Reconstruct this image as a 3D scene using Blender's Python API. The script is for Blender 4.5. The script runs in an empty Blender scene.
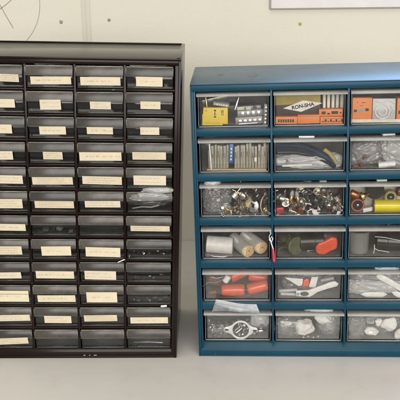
import bpy, bmesh, math, random
from mathutils import Vector, Matrix, noise
random.seed(7)
R = math.radians
scene = bpy.context.scene
COL = scene.collection

# ------------------------------------------------------------------ camera
cam_d = bpy.data.cameras.new("camera")
cam = bpy.data.objects.new("camera", cam_d); COL.objects.link(cam)
cam_d.sensor_width = 36.0; cam_d.lens = 77.34; cam_d.clip_start = 0.02; cam_d.clip_end = 60
cam.matrix_world = Matrix.Translation((0, 0, 0.5173)) @ Matrix.Rotation(R(90) - 0.2866, 4, 'X') @ Matrix.Rotation(-0.0111, 4, 'Z')
scene.camera = cam

# ------------------------------------------------------------------ world, lamps, exposure
world = bpy.data.worlds.new("World"); scene.world = world; world.use_nodes = True
wn = world.node_tree.nodes; bg = wn["Background"]
bg.inputs[0].default_value = (1.0, 0.965, 0.91, 1); bg.inputs[1].default_value = 0.46

def area(name, loc, target, sx, sy, power, color):
    l = bpy.data.lights.new(name, 'AREA'); l.shape = 'RECTANGLE'; l.size = sx; l.size_y = sy
    l.energy = power; l.color = color
    o = bpy.data.objects.new(name, l); COL.objects.link(o)
    o.location = loc
    o.rotation_euler = (Vector(target) - Vector(loc)).to_track_quat('-Z', 'Y').to_euler()
    return o
area("ceiling_lamp", (-0.5, 0.35, 2.3), (-0.1, 1.15, 0.1), 2.8, 1.2, 23, (1.0, 0.965, 0.91))
area("room_lamp", (0.35, -1.6, 1.05), (0.0, 1.2, 0.15), 3.0, 1.4, 91, (1.0, 0.97, 0.93))
sheen_lamp = area("blue_sheen_lamp", (0.40, 1.46, 0.60), (0.30, 1.05, 0.36), 0.6, 0.22, 0.65, (0.32, 0.58, 1.0))  # lamp added for the bluish sheen on the blue cabinet's top
sheen_lamp.data.spread = R(70)

scene.view_settings.view_transform = 'Standard'
scene.view_settings.look = 'None'
scene.view_settings.exposure = -0.07
scene.view_settings.gamma = 1.0
scene.cycles.use_denoising = True
scene.cycles.transparent_max_bounces = 40
scene.cycles.max_bounces = 10
scene.cycles.glossy_bounces = 5
scene.cycles.transmission_bounces = 6
scene.cycles.caustics_reflective = False
scene.cycles.caustics_refractive = False

# ------------------------------------------------------------------ materials
class NT:
    def __init__(s, name):
        s.m = bpy.data.materials.new(name); s.m.use_nodes = True
        s.n = s.m.node_tree.nodes; s.l = s.m.node_tree.links
        s.b = s.n["Principled BSDF"]; s.out = s.n["Material Output"]
    def node(s, t, **kw):
        n = s.n.new(t)
        for k, v in kw.items(): setattr(n, k, v)
        return n
    def coord(s, kind='Object', scale=(1, 1, 1)):
        tc = s.node('ShaderNodeTexCoord'); mp = s.node('ShaderNodeMapping')
        s.l.new(tc.outputs[kind], mp.inputs[0]); mp.inputs['Scale'].default_value = scale
        return mp.outputs[0]
    def noise(s, vec, scale, detail=4, rough=0.55):
        n = s.node('ShaderNodeTexNoise'); s.l.new(vec, n.inputs['Vector'])
        n.inputs['Scale'].default_value = scale; n.inputs['Detail'].default_value = detail; n.inputs['Roughness'].default_value = rough
        return n.outputs['Fac']
    def ramp(s, fac, stops):
        r = s.node('ShaderNodeValToRGB'); s.l.new(fac, r.inputs[0])
        e = r.color_ramp.elements
        while len(e) < len(stops): e.new(0.5)
        for i, (p, c) in enumerate(stops):
            e[i].position = p; e[i].color = (*c, 1) if len(c) == 3 else c
        return r.outputs[0]
    def math(s, op, a, b=0.0, clamp=False):
        n = s.node('ShaderNodeMath', operation=op); n.use_clamp = clamp
        for i, v in enumerate((a, b)):
            if isinstance(v, (int, float)): n.inputs[i].default_value = v
            else: s.l.new(v, n.inputs[i])
        return n.outputs[0]
    def mixc(s, fac, a, b, mode='MIX'):
        n = s.node('ShaderNodeMix', data_type='RGBA', blend_type=mode)
        for k, v in ((0, fac), (6, a), (7, b)):
            if isinstance(v, (int, float)): n.inputs[k].default_value = v
            elif isinstance(v, tuple): n.inputs[k].default_value = (*v, 1)
            else: s.l.new(v, n.inputs[k])
        return n.outputs[2]
    def bump(s, h, strength=0.2, dist=0.001):
        b = s.node('ShaderNodeBump'); b.inputs['Strength'].default_value = strength; b.inputs['Distance'].default_value = dist
        s.l.new(h, b.inputs['Height']); s.l.new(b.outputs[0], s.b.inputs['Normal']); return b.outputs[0]

def solid(name, color, rough=0.5, metal=0.0, var=0.12, scale=150, spec=0.5, bump=0.0):
    t = NT(name); v = t.coord()
    f = t.noise(v, scale)
    lo = tuple(c * (1 - var) for c in color); hi = tuple(min(1, c * (1 + var)) for c in color)
    t.l.new(t.ramp(f, [(0.3, lo), (0.7, hi)]), t.b.inputs['Base Color'])
    t.l.new(t.ramp(f, [(0.2, (rough * .8,) * 3), (0.8, (min(1, rough * 1.2),) * 3)]), t.b.inputs['Roughness'])
    t.b.inputs['Metallic'].default_value = metal
    t.b.inputs['Specular IOR Level'].default_value = spec
    if bump: t.bump(f, bump, 0.0005)
    return t.m

def clear(name, tint=(0.93, 0.94, 0.93), haze=0.06, haze_color=(0.7, 0.7, 0.68), rough=0.08, scratch=120, gloss=1.0, hazevar=0.6, ior=1.5, bump=0.12, vary=0.0):
    """thin clear plastic: transparent + a little milky scatter + fresnel gloss"""
    t = NT(name); v = t.coord()
    tr = t.node('ShaderNodeBsdfTransparent'); tr.inputs[0].default_value = (*tint, 1)
    df = t.node('ShaderNodeBsdfDiffuse'); df.inputs[0].default_value = (*haze_color, 1)
    gl = t.node('ShaderNodeBsdfGlossy'); gl.inputs[0].default_value = (gloss,) * 3 + (1,); gl.inputs['Roughness'].default_value = rough
    f = t.noise(v, scratch, 6, 0.65)
    hz = t.ramp(f, [(0.35, (haze * (1 - hazevar),) * 3), (0.7, (min(1, haze * (1 + hazevar)),) * 3)])
    if vary:
        oi = t.node('ShaderNodeObjectInfo'); hz = t.math('MULTIPLY', hz, t.math('ADD', 1.0 - vary / 2, t.math('MULTIPLY', oi.outputs['Random'], vary)), clamp=True)
    m1 = t.node('ShaderNodeMixShader'); t.l.new(hz, m1.inputs[0]); t.l.new(tr.outputs[0], m1.inputs[1]); t.l.new(df.outputs[0], m1.inputs[2])
    fr = t.node('ShaderNodeFresnel'); fr.inputs[0].default_value = ior
    m2 = t.node('ShaderNodeMixShader'); t.l.new(fr.outputs[0], m2.inputs[0]); t.l.new(m1.outputs[0], m2.inputs[1]); t.l.new(gl.outputs[0], m2.inputs[2])
    b = t.node('ShaderNodeBump'); b.inputs['Strength'].default_value = bump; b.inputs['Distance'].default_value = 0.0006
    t.l.new(f, b.inputs['Height'])
    for n in (gl, fr): t.l.new(b.outputs[0], n.inputs['Normal'])
    t.l.new(m2.outputs[0], t.out.inputs[0])
    return t.m

# wall paint
t = NT("wall_paint"); v = t.coord()
f1 = t.noise(v, 2.2, 3); f2 = t.noise(v, 420, 5, 0.6); f3 = t.noise(v, 60, 4)
c = t.ramp(f1, [(0.3, (0.60, 0.57, 0.47)), (0.7, (0.64, 0.615, 0.53))])
c = t.mixc(t.ramp(f3, [(0.55, (0, 0, 0)), (0.8, (0.25,) * 3)]), c, (0.60, 0.55, 0.40))
t.l.new(c, t.b.inputs['Base Color']); t.b.inputs['Roughness'].default_value = 0.55
t.bump(t.math('ADD', f2, t.math('MULTIPLY', f3, 1.2)), 0.22, 0.0011)
WALL = t.m
# counter laminate
t = NT("counter_laminate"); v = t.coord()
f1 = t.noise(v, 3.0, 5); f2 = t.noise(v, 700, 2); f3 = t.noise(v, 25, 6, 0.7)
c = t.ramp(f1, [(0.3, (0.51, 0.49, 0.455)), (0.7, (0.56, 0.54, 0.505))])
c = t.mixc(t.ramp(f2, [(0.62, (0, 0, 0)), (0.75, (0.35,) * 3)]), c, (0.40, 0.36, 0.31))
c = t.mixc(t.ramp(f3, [(0.52, (0, 0, 0)), (0.75, (0.45,) * 3)]), c, (0.44, 0.41, 0.36))
t.l.new(c, t.b.inputs['Base Color'])
t.l.new(t.ramp(f3, [(0.3, (0.30,) * 3), (0.7, (0.45,) * 3)]), t.b.inputs['Roughness'])
t.bump(f2, 0.05, 0.0005)
COUNTER = t.m
# dusty painted shells
def shell_mat(name, base, dust, rough, dust_amt, spec=0.5):
    t = NT(name); v = t.coord()
    f = t.noise(v, 14, 4, 0.55); g = t.noise(v, 260, 4); st = t.noise(t.coord('Object', (1, 4, 14)), 30, 5, 0.7)
    geo = t.node('ShaderNodeNewGeometry'); sep = t.node('ShaderNodeSeparateXYZ'); t.l.new(geo.outputs['Normal'], sep.inputs[0])
    up = t.math('POWER', t.math('MAXIMUM', sep.outputs[2], 0.0), 3.0)       # dust settles on what faces up
    lo = tuple(x * .85 for x in base); hi = tuple(x * 1.15 for x in base)
    c = t.ramp(f, [(0.3, lo), (0.7, hi)])
    d = t.math('MULTIPLY', t.math('MULTIPLY', up, dust_amt), t.ramp(f, [(0.3, (0.55,) * 3), (0.75, (1, 1, 1))]))
    d = t.math('ADD', d, t.ramp(g, [(0.66, (0, 0, 0)), (0.8, (0.10,) * 3)]), clamp=True)
    c = t.mixc(d, c, dust)
    ch = t.noise(v, 75, 3, 0.75); c = t.mixc(t.ramp(ch, [(0.735, (0, 0, 0)), (0.75, (0.6,) * 3)]), c, tuple(x * .5 + .12 for x in dust))
    t.l.new(c, t.b.inputs['Base Color'])
    t.l.new(t.ramp(st, [(0.3, (rough * .95,) * 3), (0.7, (rough * 1.06,) * 3)]), t.b.inputs['Roughness'])
    t.b.inputs['Specular IOR Level'].default_value = spec
    t.bump(g, 0.08, 0.0004)
    return t.m
BLACK_SHELL = shell_mat("brown_black_plastic", (0.011, 0.0058, 0.0045), (0.22, 0.19, 0.15), 0.20, 0.12, spec=0.2)
BLUE_SHELL = shell_mat("blue_enamel", (0.0015, 0.046, 0.080), (0.20, 0.26, 0.28), 0.36, 0.32, spec=0.28)

TRAY = clear("clear_tray_plastic", tint=(0.99, 0.99, 0.985), haze=0.012, rough=0.05, scratch=60)
TRAY_RIM = clear("cloudy_rim_plastic", haze=0.40, haze_color=(0.56, 0.55, 0.51), rough=0.14, hazevar=0.35, scratch=16, bump=0.02, vary=0.3)
TRAY_CLOUDY = clear("cloudy_tray_wall", tint=(0.85, 0.86, 0.84), haze=0.50, haze_color=(0.72, 0.71, 0.65), rough=0.2, hazevar=0.3, scratch=30, bump=0.03, vary=0.4)
TRAY_EDGE = clear("tray_edge_plastic", haze=0.26, haze_color=(0.5, 0.5, 0.47), rough=0.15, hazevar=0.5, scratch=120)
TRAY_GREY = clear("smoky_tray_plastic", tint=(0.62, 0.63, 0.62), haze=0.012, haze_color=(0.4, 0.4, 0.38), rough=0.08, hazevar=0.4, scratch=30, bump=0.03, vary=0.9)
LIP_GREY = clear("smoky_lip_plastic", tint=(0.66, 0.67, 0.64), gloss=0.7, haze=0.60, haze_color=(0.095, 0.088, 0.074), rough=0.24, hazevar=0.45, scratch=55, bump=0.10, vary=0.9)
LIP_RIM = clear("smoky_rim_plastic", haze=0.40, haze_color=(0.42, 0.41, 0.37), rough=0.2, hazevar=0.7, scratch=45, bump=0.05, vary=0.9)
FILM = clear("plastic_film", tint=(0.92, 0.92, 0.92), haze=0.20, haze_color=(0.85, 0.84, 0.82), rough=0.14, scratch=30, hazevar=0.3, ior=1.6, bump=0.03)
FILM_WHITE = clear("milky_film", tint=(0.9, 0.9, 0.9), haze=0.46, haze_color=(0.82, 0.82, 0.80), rough=0.16, scratch=30, hazevar=0.2, ior=1.5, bump=0.03)
FILM_GREY2 = clear("dull_milky_film", haze=0.42, haze_color=(0.5, 0.5, 0.48), rough=0.16, hazevar=0.3, scratch=30, bump=0.03)
FILM_GREY = clear("cloudy_grey_plastic", tint=(0.6, 0.62, 0.6), haze=0.5, haze_color=(0.45, 0.45, 0.41), rough=0.2, hazevar=0.2, scratch=30, bump=0.03)

WHITE = solid("white_plastic", (0.80, 0.78, 0.74), 0.4)
CREAM = solid("cream_card", (0.76, 0.71, 0.58), 0.7)
BLACK = solid("black_plastic", (0.015, 0.014, 0.014), 0.3)
DKGREY = solid("dark_grey_plastic", (0.05, 0.05, 0.052), 0.35)
GREYP = solid("grey_plastic", (0.30, 0.30, 0.29), 0.4)
YELLOW = solid("yellow_card", (0.78, 0.56, 0.015), 0.45, var=0.06)
YGLOSS = solid("yellow_film", (0.72, 0.60, 0.02), 0.14, var=0.1, scale=60)
OLIVE = solid("olive_gold_card", (0.40, 0.32, 0.07), 0.45, var=0.15, scale=60)
DARKCARD = solid("dark_brown_card", (0.045, 0.030, 0.022), 0.5)
ORANGE = solid("orange_card", (0.80, 0.24, 0.045), 0.5, var=0.08)
REDOR = solid("orange_red_plastic", (0.76, 0.10, 0.03), 0.22, var=0.08)
RED = solid("red_plastic", (0.60, 0.02, 0.03), 0.3)
BLUEC = solid("blue_plastic", (0.03, 0.14, 0.42), 0.3)
NAVY = solid("navy_cable", (0.007, 0.012, 0.026), 0.25)
BRASS = solid("brass", (0.75, 0.52, 0.20), 0.25, 1.0)
STEEL = solid("bright_steel", (0.72, 0.71, 0.68), 0.22, 1.0)
DULL = solid("dull_steel", (0.42, 0.41, 0.38), 0.35, 0.9)
COPPER = solid("copper_wire", (0.55, 0.20, 0.09), 0.3, 0.8, bump=0.4, scale=900)
CORK = solid("tan_cork", (0.62, 0.44, 0.24), 0.8, var=0.3, scale=500, bump=0.5)
WOOD = solid("pale_wood", (0.50, 0.38, 0.23), 0.6)
BROWN = solid("brown_bakelite", (0.16, 0.06, 0.03), 0.3)
OLIVEG = solid("olive_green_plastic", (0.12, 0.13, 0.075), 0.35, var=0.2)
BEIGE = solid("beige_grey_strip", (0.37, 0.345, 0.26), 0.4, var=0.3, scale=300)
INK = solid("dark_ink", (0.03, 0.022, 0.02), 0.6)
LINEINK = solid("ballpoint_line", (0.30, 0.27, 0.20), 0.8)  # colour of the thin lines drawn on the wall
FLUFF = solid("white_fluffy_fibre", (0.84, 0.82, 0.77), 0.9, var=0.12, scale=600, bump=1.0)
POSTER = solid("pale_poster_paper", (0.66, 0.64, 0.64), 0.6, var=0.05, scale=20)
POSTER_EDGE = solid("grey_poster_edge", (0.28, 0.25, 0.22), 0.5)
SPOT = solid("brown_wall_spot", (0.30, 0.24, 0.15), 0.7)
SPOTG = solid("greenish_wall_spot", (0.38, 0.34, 0.12), 0.6)

def paper(name, ink, rows, amount, freq, base=(0.75, 0.67, 0.48)):
    """yellowed card with rows of faint unreadable writing"""
    t = NT(name)
    tc = t.node('ShaderNodeTexCoord'); oi = t.node('ShaderNodeObjectInfo')
    sep = t.node('ShaderNodeSeparateXYZ'); t.l.new(tc.outputs['Generated'], sep.inputs[0])
    ob = t.coord()
    comb = t.node('ShaderNodeCombineXYZ')
    t.l.new(t.math('ADD', sep.outputs[0], t.math('MULTIPLY', oi.outputs['Random'], 37.0)), comb.inputs[0])
    rowi = t.math('FLOOR', t.math('MULTIPLY', sep.outputs[2], rows))
    t.l.new(t.math('MULTIPLY', rowi, 3.7), comb.inputs[1])
    t.l.new(t.math('MULTIPLY', sep.outputs[2], 0.25), comb.inputs[2])
    n = t.noise(comb.outputs[0], freq, 2, 0.4)
    inkm = t.math('GREATER_THAN', n, 0.53)
    fr = t.math('FRACT', t.math('MULTIPLY', sep.outputs[2], rows))
    band = t.math('MULTIPLY', t.math('GREATER_THAN', fr, 0.36), t.math('LESS_THAN', fr, 0.66))
    edge = t.math('MULTIPLY', t.math('GREATER_THAN', sep.outputs[0], 0.12), t.math('LESS_THAN', sep.outputs[0], t.math('SUBTRACT', 0.95, t.math('MULTIPLY', oi.outputs['Random'], 0.3))))
    m = t.math('MULTIPLY', t.math('MULTIPLY', inkm, band), t.math('MULTIPLY', edge, amount))
    st = t.noise(ob, 90, 5, 0.7)
    c = t.ramp(st, [(0.3, tuple(x * .86 for x in base)), (0.7, base)])
    c = t.mixc(m, c, ink)
    t.l.new(c, t.b.inputs['Base Color']); t.b.inputs['Roughness'].default_value = 0.75
    return t.m
INKS = [solid("faded_brown_ink", (0.36, 0.21, 0.12), 0.8), solid("faded_grey_ink", (0.28, 0.21, 0.15), 0.8), solid("typed_ink", (0.07, 0.055, 0.045), 0.8), solid("pencil_ink", (0.24, 0.19, 0.15), 0.8)]
def scribble(m, w, h, style):
    """rows of small unreadable pen strokes on the front of a card, w x h mm"""
    rows = {0: 1, 1: 1, 2: 3 if h > 9 else 2, 3: 2}[style]
    ch = {0: 2.3, 1: 2.0, 2: 1.0, 3: 1.4}[style]; th = {0: .26, 1: .26, 2: .18, 3: .2}[style]
    for rw in range(rows):
        zc = h * (0.5 - (rw + .5) / rows) * .82
        x = -w / 2 + random.uniform(1.2, 3 + w * .12); end = w / 2 - random.uniform(1, 2 + w * .3)
        while x < end:
            for _ in range(random.randint(2, 5)):
                if x > end: break
                cw = ch * random.uniform(.45, .7); pts = [(x + cw * random.random(), zc + ch * (random.random() - .5)) for _ in range(random.randint(3, 4))]
                for a, b in zip(pts, pts[1:]):
                    d = Vector((b[0] - a[0], b[1] - a[1]))
                    if d.length < .2: continue
                    nx, nz = -d.y / d.length * th / 2, d.x / d.length * th / 2
                    vs = [(a[0] + nx, 0, a[1] + nz), (a[0] - nx, 0, a[1] - nz), (b[0] - nx, 0, b[1] - nz), (b[0] + nx, 0, b[1] + nz)]
                    k = lambda p: -2.9 * (p[2] / h + .5) - 0.2 * (.5 - p[2] / h) - 0.10
                    m.add([(p[0], k(p), p[2]) for p in vs], [(0, 1, 2, 3)])
                x += cw + ch * .18
            x += ch * .7
PAPERS = [paper("faded_label_card", (0.50, 0.22, 0.10), 1, 0.0, 22),
          paper("faded_two_line_card", (0.40, 0.22, 0.12), 2, 0.0, 26),
          paper("typed_label_card", (0.12, 0.09, 0.07), 3, 0.0, 34, (0.71, 0.62, 0.44)),
          paper("pale_label_card", (0.35, 0.22, 0.14), 2, 0.0, 24, (0.73, 0.65, 0.49))]

# ------------------------------------------------------------------ mesh helpers (millimetres unless s is given)
class MB:
    def __init__(s, scale=0.001):
        s.v = []; s.f = []; s.k = scale
    def add(s, vs, fs, M=None):
        o = len(s.v)
        for p in vs:
            p = Vector(p)
            if M is not None: p = M @ p
            s.v.append(p * s.k)
        s.f += [tuple(i + o for i in q) for q in fs]
        return s
    def box(s, x0, x1, y0, y1, z0, z1, M=None):
        vs = [(x, y, z) for x in (x0, x1) for y in (y0, y1) for z in (z0, z1)]
        return s.add(vs, [(0, 1, 3, 2), (4, 6, 7, 5), (0, 4, 5, 1), (2, 3, 7, 6), (0, 2, 6, 4), (1, 5, 7, 3)], M)
    def cyl(s, p0, p1, r0, r1=None, n=20, caps=True, M=None):
        r1 = r0 if r1 is None else r1
        return s.lathe(p0, p1, [(0, r0), (1, r1)], n, caps, M)
    def lathe(s, p0, p1, prof, n=20, caps=True, M=None):
        p0 = Vector(p0); p1 = Vector(p1); ax = p1 - p0
        q = ax.to_track_quat('Z', 'Y').to_matrix()
        vs = []
        for (tt, r) in prof:
            for i in range(n):
                a = 2 * math.pi * i / n
                vs.append(p0 + ax * tt + q @ Vector((r * math.cos(a), r * math.sin(a), 0)))
        fs = []
        for k in range(len(prof) - 1):
            for i in range(n):
                j = (i + 1) % n
                fs.append((k * n + i, k * n + j, (k + 1) * n + j, (k + 1) * n + i))
        if caps:
            fs.append(tuple(reversed(range(n)))); fs.append(tuple(range((len(prof) - 1) * n, len(prof) * n)))
        return s.add(vs, fs, M)
    def tube(s, pts, r, n=8, M=None, r_end=None):
        pts = [Vector(p) for p in pts]; vs = []; fs = []
        up = Vector((0.13, 0.31, 0.94))
        for k, p in enumerate(pts):
            d = (pts[min(k + 1, len(pts) - 1)] - pts[max(k - 1, 0)]).normalized()
            a = d.cross(up).normalized(); b = d.cross(a)
            rr = r if r_end is None else r + (r_end - r) * k / (len(pts) - 1)
            for i in range(n):
                g = 2 * math.pi * i / n
                vs.append(p + a * rr * math.cos(g) + b * rr * math.sin(g))
        for k in range(len(pts) - 1):
            for i in range(n):
                j = (i + 1) % n
                fs.append((k * n + i, k * n + j, (k + 1) * n + j, (k + 1) * n + i))
        fs.append(tuple(reversed(range(n)))); fs.append(tuple(range((len(pts) - 1) * n, len(pts) * n)))
        return s.add(vs, fs, M)
    def prism(s, poly, y0, y1, M=None):
        """polygon in x-z, extruded along y"""
        n = len(poly)
        vs = [(x, y0, z) for x, z in poly] + [(x, y1, z) for x, z in poly]
        fs = [tuple(range(n)), tuple(reversed(range(n, 2 * n)))] + [(i, i + n, (i + 1) % n + n, (i + 1) % n) for i in range(n)]
        return s.add(vs, fs, M)
    def profx(s, poly, x0, x1, M=None):
        """polygon in y-z, extruded along x"""
        n = len(poly)
        vs = [(x0, y, z) for y, z in poly] + [(x1, y, z) for y, z in poly]
        fs = [tuple(range(n)), tuple(reversed(range(n, 2 * n)))] + [(i, i + n, (i + 1) % n + n, (i + 1) % n) for i in range(n)]
        return s.add(vs, fs, M)
    def build(s, name, mat, parent=None, bevel=0.0, warp=None, angle=35, seg=2):
        me = bpy.data.meshes.new(name)
        me.from_pydata([tuple(p) for p in s.v], [], s.f)
        bm = bmesh.new(); bm.from_mesh(me)
        bmesh.ops.recalc_face_normals(bm, faces=bm.faces)
        if bevel:
            es = [e for e in bm.edges if len(e.link_faces) == 2 and e.calc_face_angle(0) > R(30)]
            bmesh.ops.bevel(bm, geom=es, offset=bevel * s.k, segments=seg, affect='EDGES', profile=0.5, clamp_overlap=True)
        if warp:
            for v in bm.verts: v.co = Vector(warp(v.co))
        for e in bm.edges:
            e.smooth = not (len(e.link_faces) == 2 and e.calc_face_angle(0) > R(angle))
        for f in bm.faces: f.smooth = True
        bm.to_mesh(me); bm.free()
        me.materials.append(mat)
        o = bpy.data.objects.new(name, me); COL.objects.link(o)
        if parent: o.parent = parent
        return o

def tag(o, label, cat, group=None, kind=None):
    if label: o["label"] = label
    if cat: o["category"] = cat
    if group: o["group"] = group
    if kind: o["kind"] = kind
    return o

def struct(o): o["kind"] = "structure"; return o

# ------------------------------------------------------------------ the setting
WY = 1.496
m = MB(1); m.box(-3, 3, WY, WY + 0.12, -0.9, 2.6); struct(m.build("wall", WALL))
m = MB(1); m.box(-3, 3, 0.78, WY, -0.04, 0.0); struct(m.build("countertop", COUNTER, bevel=0.004))
m = MB(1); m.box(-3, 3, -2.6, WY, -0.95, -0.90); struct(m.build("floor", solid("brown_floor_tile", (0.16, 0.13, 0.10), 0.5, scale=3)))
# flat joint strip on the wall
m = MB(1); m.box(-0.1985, -0.1835, WY - 0.0012, WY, 0.0, 2.6)
tag(m.build("joint_strip", WALL, bevel=0.0005), "flat cream joint strip running up the painted wall", "wall strip")
m = MB(1); m.box(-0.1925, -0.1905, WY - 0.0020, WY - 0.0012, 0.0, 2.6)
tag(m.build("joint_ridge", WALL, bevel=0.0003), "thin cream ridge along the middle of the wall joint strip", "wall ridge")

def wall_spot(x, z, r, mat, label):
    m = MB(1)
    prof = []
    n = 14; vs = [(x, WY - 0.0012, z)]; fs = []
    for ring, (rr, d) in enumerate(((r * .6, 0.001), (r, 0.0))):
        for i in range(n):
            a = 2 * math.pi * i / n; k = rr * (1 + 0.25 * noise.noise(Vector((math.cos(a) * 2 + x * 50, math.sin(a) * 2, z * 9))))
            vs.append((x + k * math.cos(a), WY - d - 0.0001, z + k * math.sin(a)))
    for i in range(n):
        j = (i + 1) % n
        fs.append((0, 1 + i, 1 + j)); fs.append((1 + i, 1 + n + i, 1 + n + j, 1 + j))
    m.add(vs, fs)
    return tag(m.build("wall_spot", mat), label, "wall spot")
wall_spot(-0.2342, 0.3965, 0.0032, SPOT, "small brown filled hole in the wall above the black cabinet's left half")
wall_spot(-0.1521, 0.3990, 0.0028, SPOT, "small brown filled hole in the wall right of the joint strip")
wall_spot(0.1746, 0.3887, 0.0030, SPOTG, "greenish round spot on the wall below the pinned poster")

def wall_line(name, pts, r, label):
    m = MB(1)
    vs = []; fs = []
    for k, (x, z) in enumerate(pts):
        a = Vector(pts[min(k + 1, len(pts) - 1)]) - Vector(pts[max(k - 1, 0)]); a.normalize()
        nx, nz = -a.y * r, a.x * r
        for y in (WY - 0.0004, WY):
            vs += [(x + nx, y, z + nz), (x - nx, y, z - nz)]
    for k in range(len(pts) - 1):
        o = 4 * k
        fs += [(o, o + 1, o + 5, o + 4), (o + 1, o + 3, o + 7, o + 5), (o + 2, o, o + 4, o + 6)]
    m.add(vs, fs)
    return tag(m.build(name, LINEINK), label, "pencil line")
arc = []
for i in range(25):
    a = R(18 - i * 3.6)
    arc.append((-0.3590 + 0.0905 * math.cos(a), 0.4300 + 0.0905 * math.sin(a)))
wall_line("drawn_line", arc, 0.00042, "long curved line drawn on the wall above the black cabinet")
wall_line("drawn_line", [(-0.345, 0.441), (-0.336, 0.4255), (-0.327, 0.407), (-0.3165, 0.3870)], 0.0006, "short straight line slanting down at the wall's left end")
wall_line("drawn_line", [(-0.343, 0.4135), (-0.3368, 0.4190), (-0.326, 0.4265), (-0.312, 0.438)], 0.0006, "short line slanting up across another at the wall's left end")

# pinned poster, its lower edge in view
pr = bpy.data.objects.new("poster", None); COL.objects.link(pr); pr.location = (0.40, WY - 0.002, 0.415)
tag(pr, "pale poster in a thin grey frame pinned high on the wall", "poster")
m = MB(1); m.box(-0.2755, 0.30, -0.001, 0.002, 0.0006, 0.05); m.build("sheet", POSTER, pr)
m = MB(1); m.box(-0.2775, 0.302, -0.003, 0.002, -0.0012, 0.0004); m.box(-0.2780, -0.2758, -0.003, 0.002, 0.0006, 0.05); m.build("frame", POSTER_EDGE, pr)

# ------------------------------------------------------------------ the two cabinets
HL, DL, WL = 390.2, 157.6, 254.2
HR, DRr, WR = 358.8, 157.4, 288.2
def warpL(p): return (p.x + 0.0325 * p.z, p.y, p.z * (1 - 0.0626 * p.x))
def warpR(p): return (p.x - 0.0208 * p.z, p.y, p.z * (1 + 0.0536 * p.x))
rootL = bpy.data.objects.new("drawer_cabinet", None); COL.objects.link(rootL)
rootL.location = (-0.0332, 1.0234, 0); rootL.rotation_euler = (0, 0, -0.0162)
tag(rootL, "tall dark brown drawer cabinet with many small card-labelled drawers", "drawer cabinet")
rootR = bpy.data.objects.new("drawer_cabinet", None); COL.objects.link(rootR)
rootR.location = (-0.0034, 1.0271, 0); rootR.rotation_euler = (0, 0, -0.0376)
tag(rootR, "blue steel drawer cabinet with clear drawers full of loose electronic parts", "drawer cabinet")

# ---- black-brown cabinet
m = MB()
m.box(-WL, 0, 0, DL, HL - 3, HL)                       # top
m.box(-WL, -4, DL - 4, DL, HL, HL + 1.6)               # rear rim
m.box(-5, 0, 0.4, DL, HL, HL + 1.0)                    # right rim
m.box(-3, 0, 0, DL, 0, HL - 3)                         # sides
m.box(-WL, -WL + 3, 0, DL, 0, HL - 3)
m.box(-WL + 3, -3, DL - 3, DL, 3, HL - 3)              # back
m.box(-WL + 3, -3, 0.5, DL - 3, 0, 3)
m.build("shell", BLACK_SHELL, rootL, 0.5, warpL)
m = MB()
m.box(-WL + 3, -3, 0.3, 8, HL - 8.4, HL - 3)           # front top rail
m.box(-7.1, -3, 0.3, 10, 3, HL - 8.4); m.box(-WL + 3, -WL + 7.1, 0.3, 10, 3, HL - 8.4)
m.box(-WL + 3, -3, 1.6, 8, 3, 8.6)
m.profx([(0.2, 8.6), (10, 8.6), (10, 13.0), (2.6, 13.0)], -WL + 3, -3)
m.build("front_frame", BLACK_SHELL, rootL, 0.4, warpL)
# pale chips on the lower rail
m = MB()
for x, w in ((-122.5, 2.5), (-115, 1.6), (-109, 4)):
    m.box(x, x + w, 1.2, 1.7, 3.4, 3.9)
m.build("chipped_spot", WHITE, rootL, 0.1, warpL)
for k in range(1, 4):
    m = MB(); x = -7.1 - 60 * k
    m.box(x - 1.4, x + 1.4, 1.4, DL - 3, 13, HL - 8.4)
    m.build("divider", BLACK_SHELL, rootL, 0.3, warpL)
for r in range(1, 12):
    m = MB(); z = 380 - 30.9 * r
    for k in range(4):
        x1 = -7.1 - 60 * k - (1.4 if k else 0) ; x0 = -7.1 - 60 * (k + 1) + (1.4 if k < 3 else 0)
        m.box(x0, x1, 2.0, DL - 3, z + 0.9, z + 3.6)
    m.build("shelf", BLACK_SHELL, rootL, 0.3, warpL)

# small tray, origin at the top left front corner of the drawer
def small_tray():
    w, h, d = 56.4, 26.0, 140
    m = MB()
    x0, x1 = 0, w
    m.box(x0, x1, 3, d, -h, -h + 1.2)                                  # floor
    m.box(x0, x0 + 1.2, 3.0, d, -h + 1.2, -3); m.box(x1 - 1.2, x1, 3.0, d, -h + 1.2, -3)
    m.box(x0 + 1.2, x1 - 1.2, d - 1.2, d, -h + 1.2, -3)
    m.box(x0 + 1.2, x1 - 1.2, 3.0, 4.2, -h + 1.2, -10.6)               # front, below the lip
    m.box(x0 + 1.2, x1 - 1.2, 1.2, 3.0, -h, -h + 1.6)                  # card ledge
    tray = m.build("drawer", TRAY_GREY, None, 0.25)
    m = MB()
    m.profx([(-0.6, 0.0), (2.4, 0.2), (2.6, -9.6), (0.4, -11.4), (-2.4, -11.8), (-3.2, -11.0), (-1.8, -1.6)], x0, x1)
    lip = m.build("handle", LIP_GREY, tray, 0.25)
    m = MB(); m.box(x0 + .6, x1 - .6, -0.95, -0.35, -0.5, 0.45); m.box(x0 - 0.1, x0 + 0.45, -2.6, -1.9, -10.8, -1.2); m.box(x1 - 0.45, x1 + 0.1, -2.6, -1.9, -10.8, -1.2); m.box(x0 + 1, x1 - 1, 2.2, 2.9, -h - .2, -h + .5)
    rm = m.build("rim", LIP_RIM, tray, 0.15)
    return tray, lip, rm
trayS, lipS, rimS = small_tray()
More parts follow.
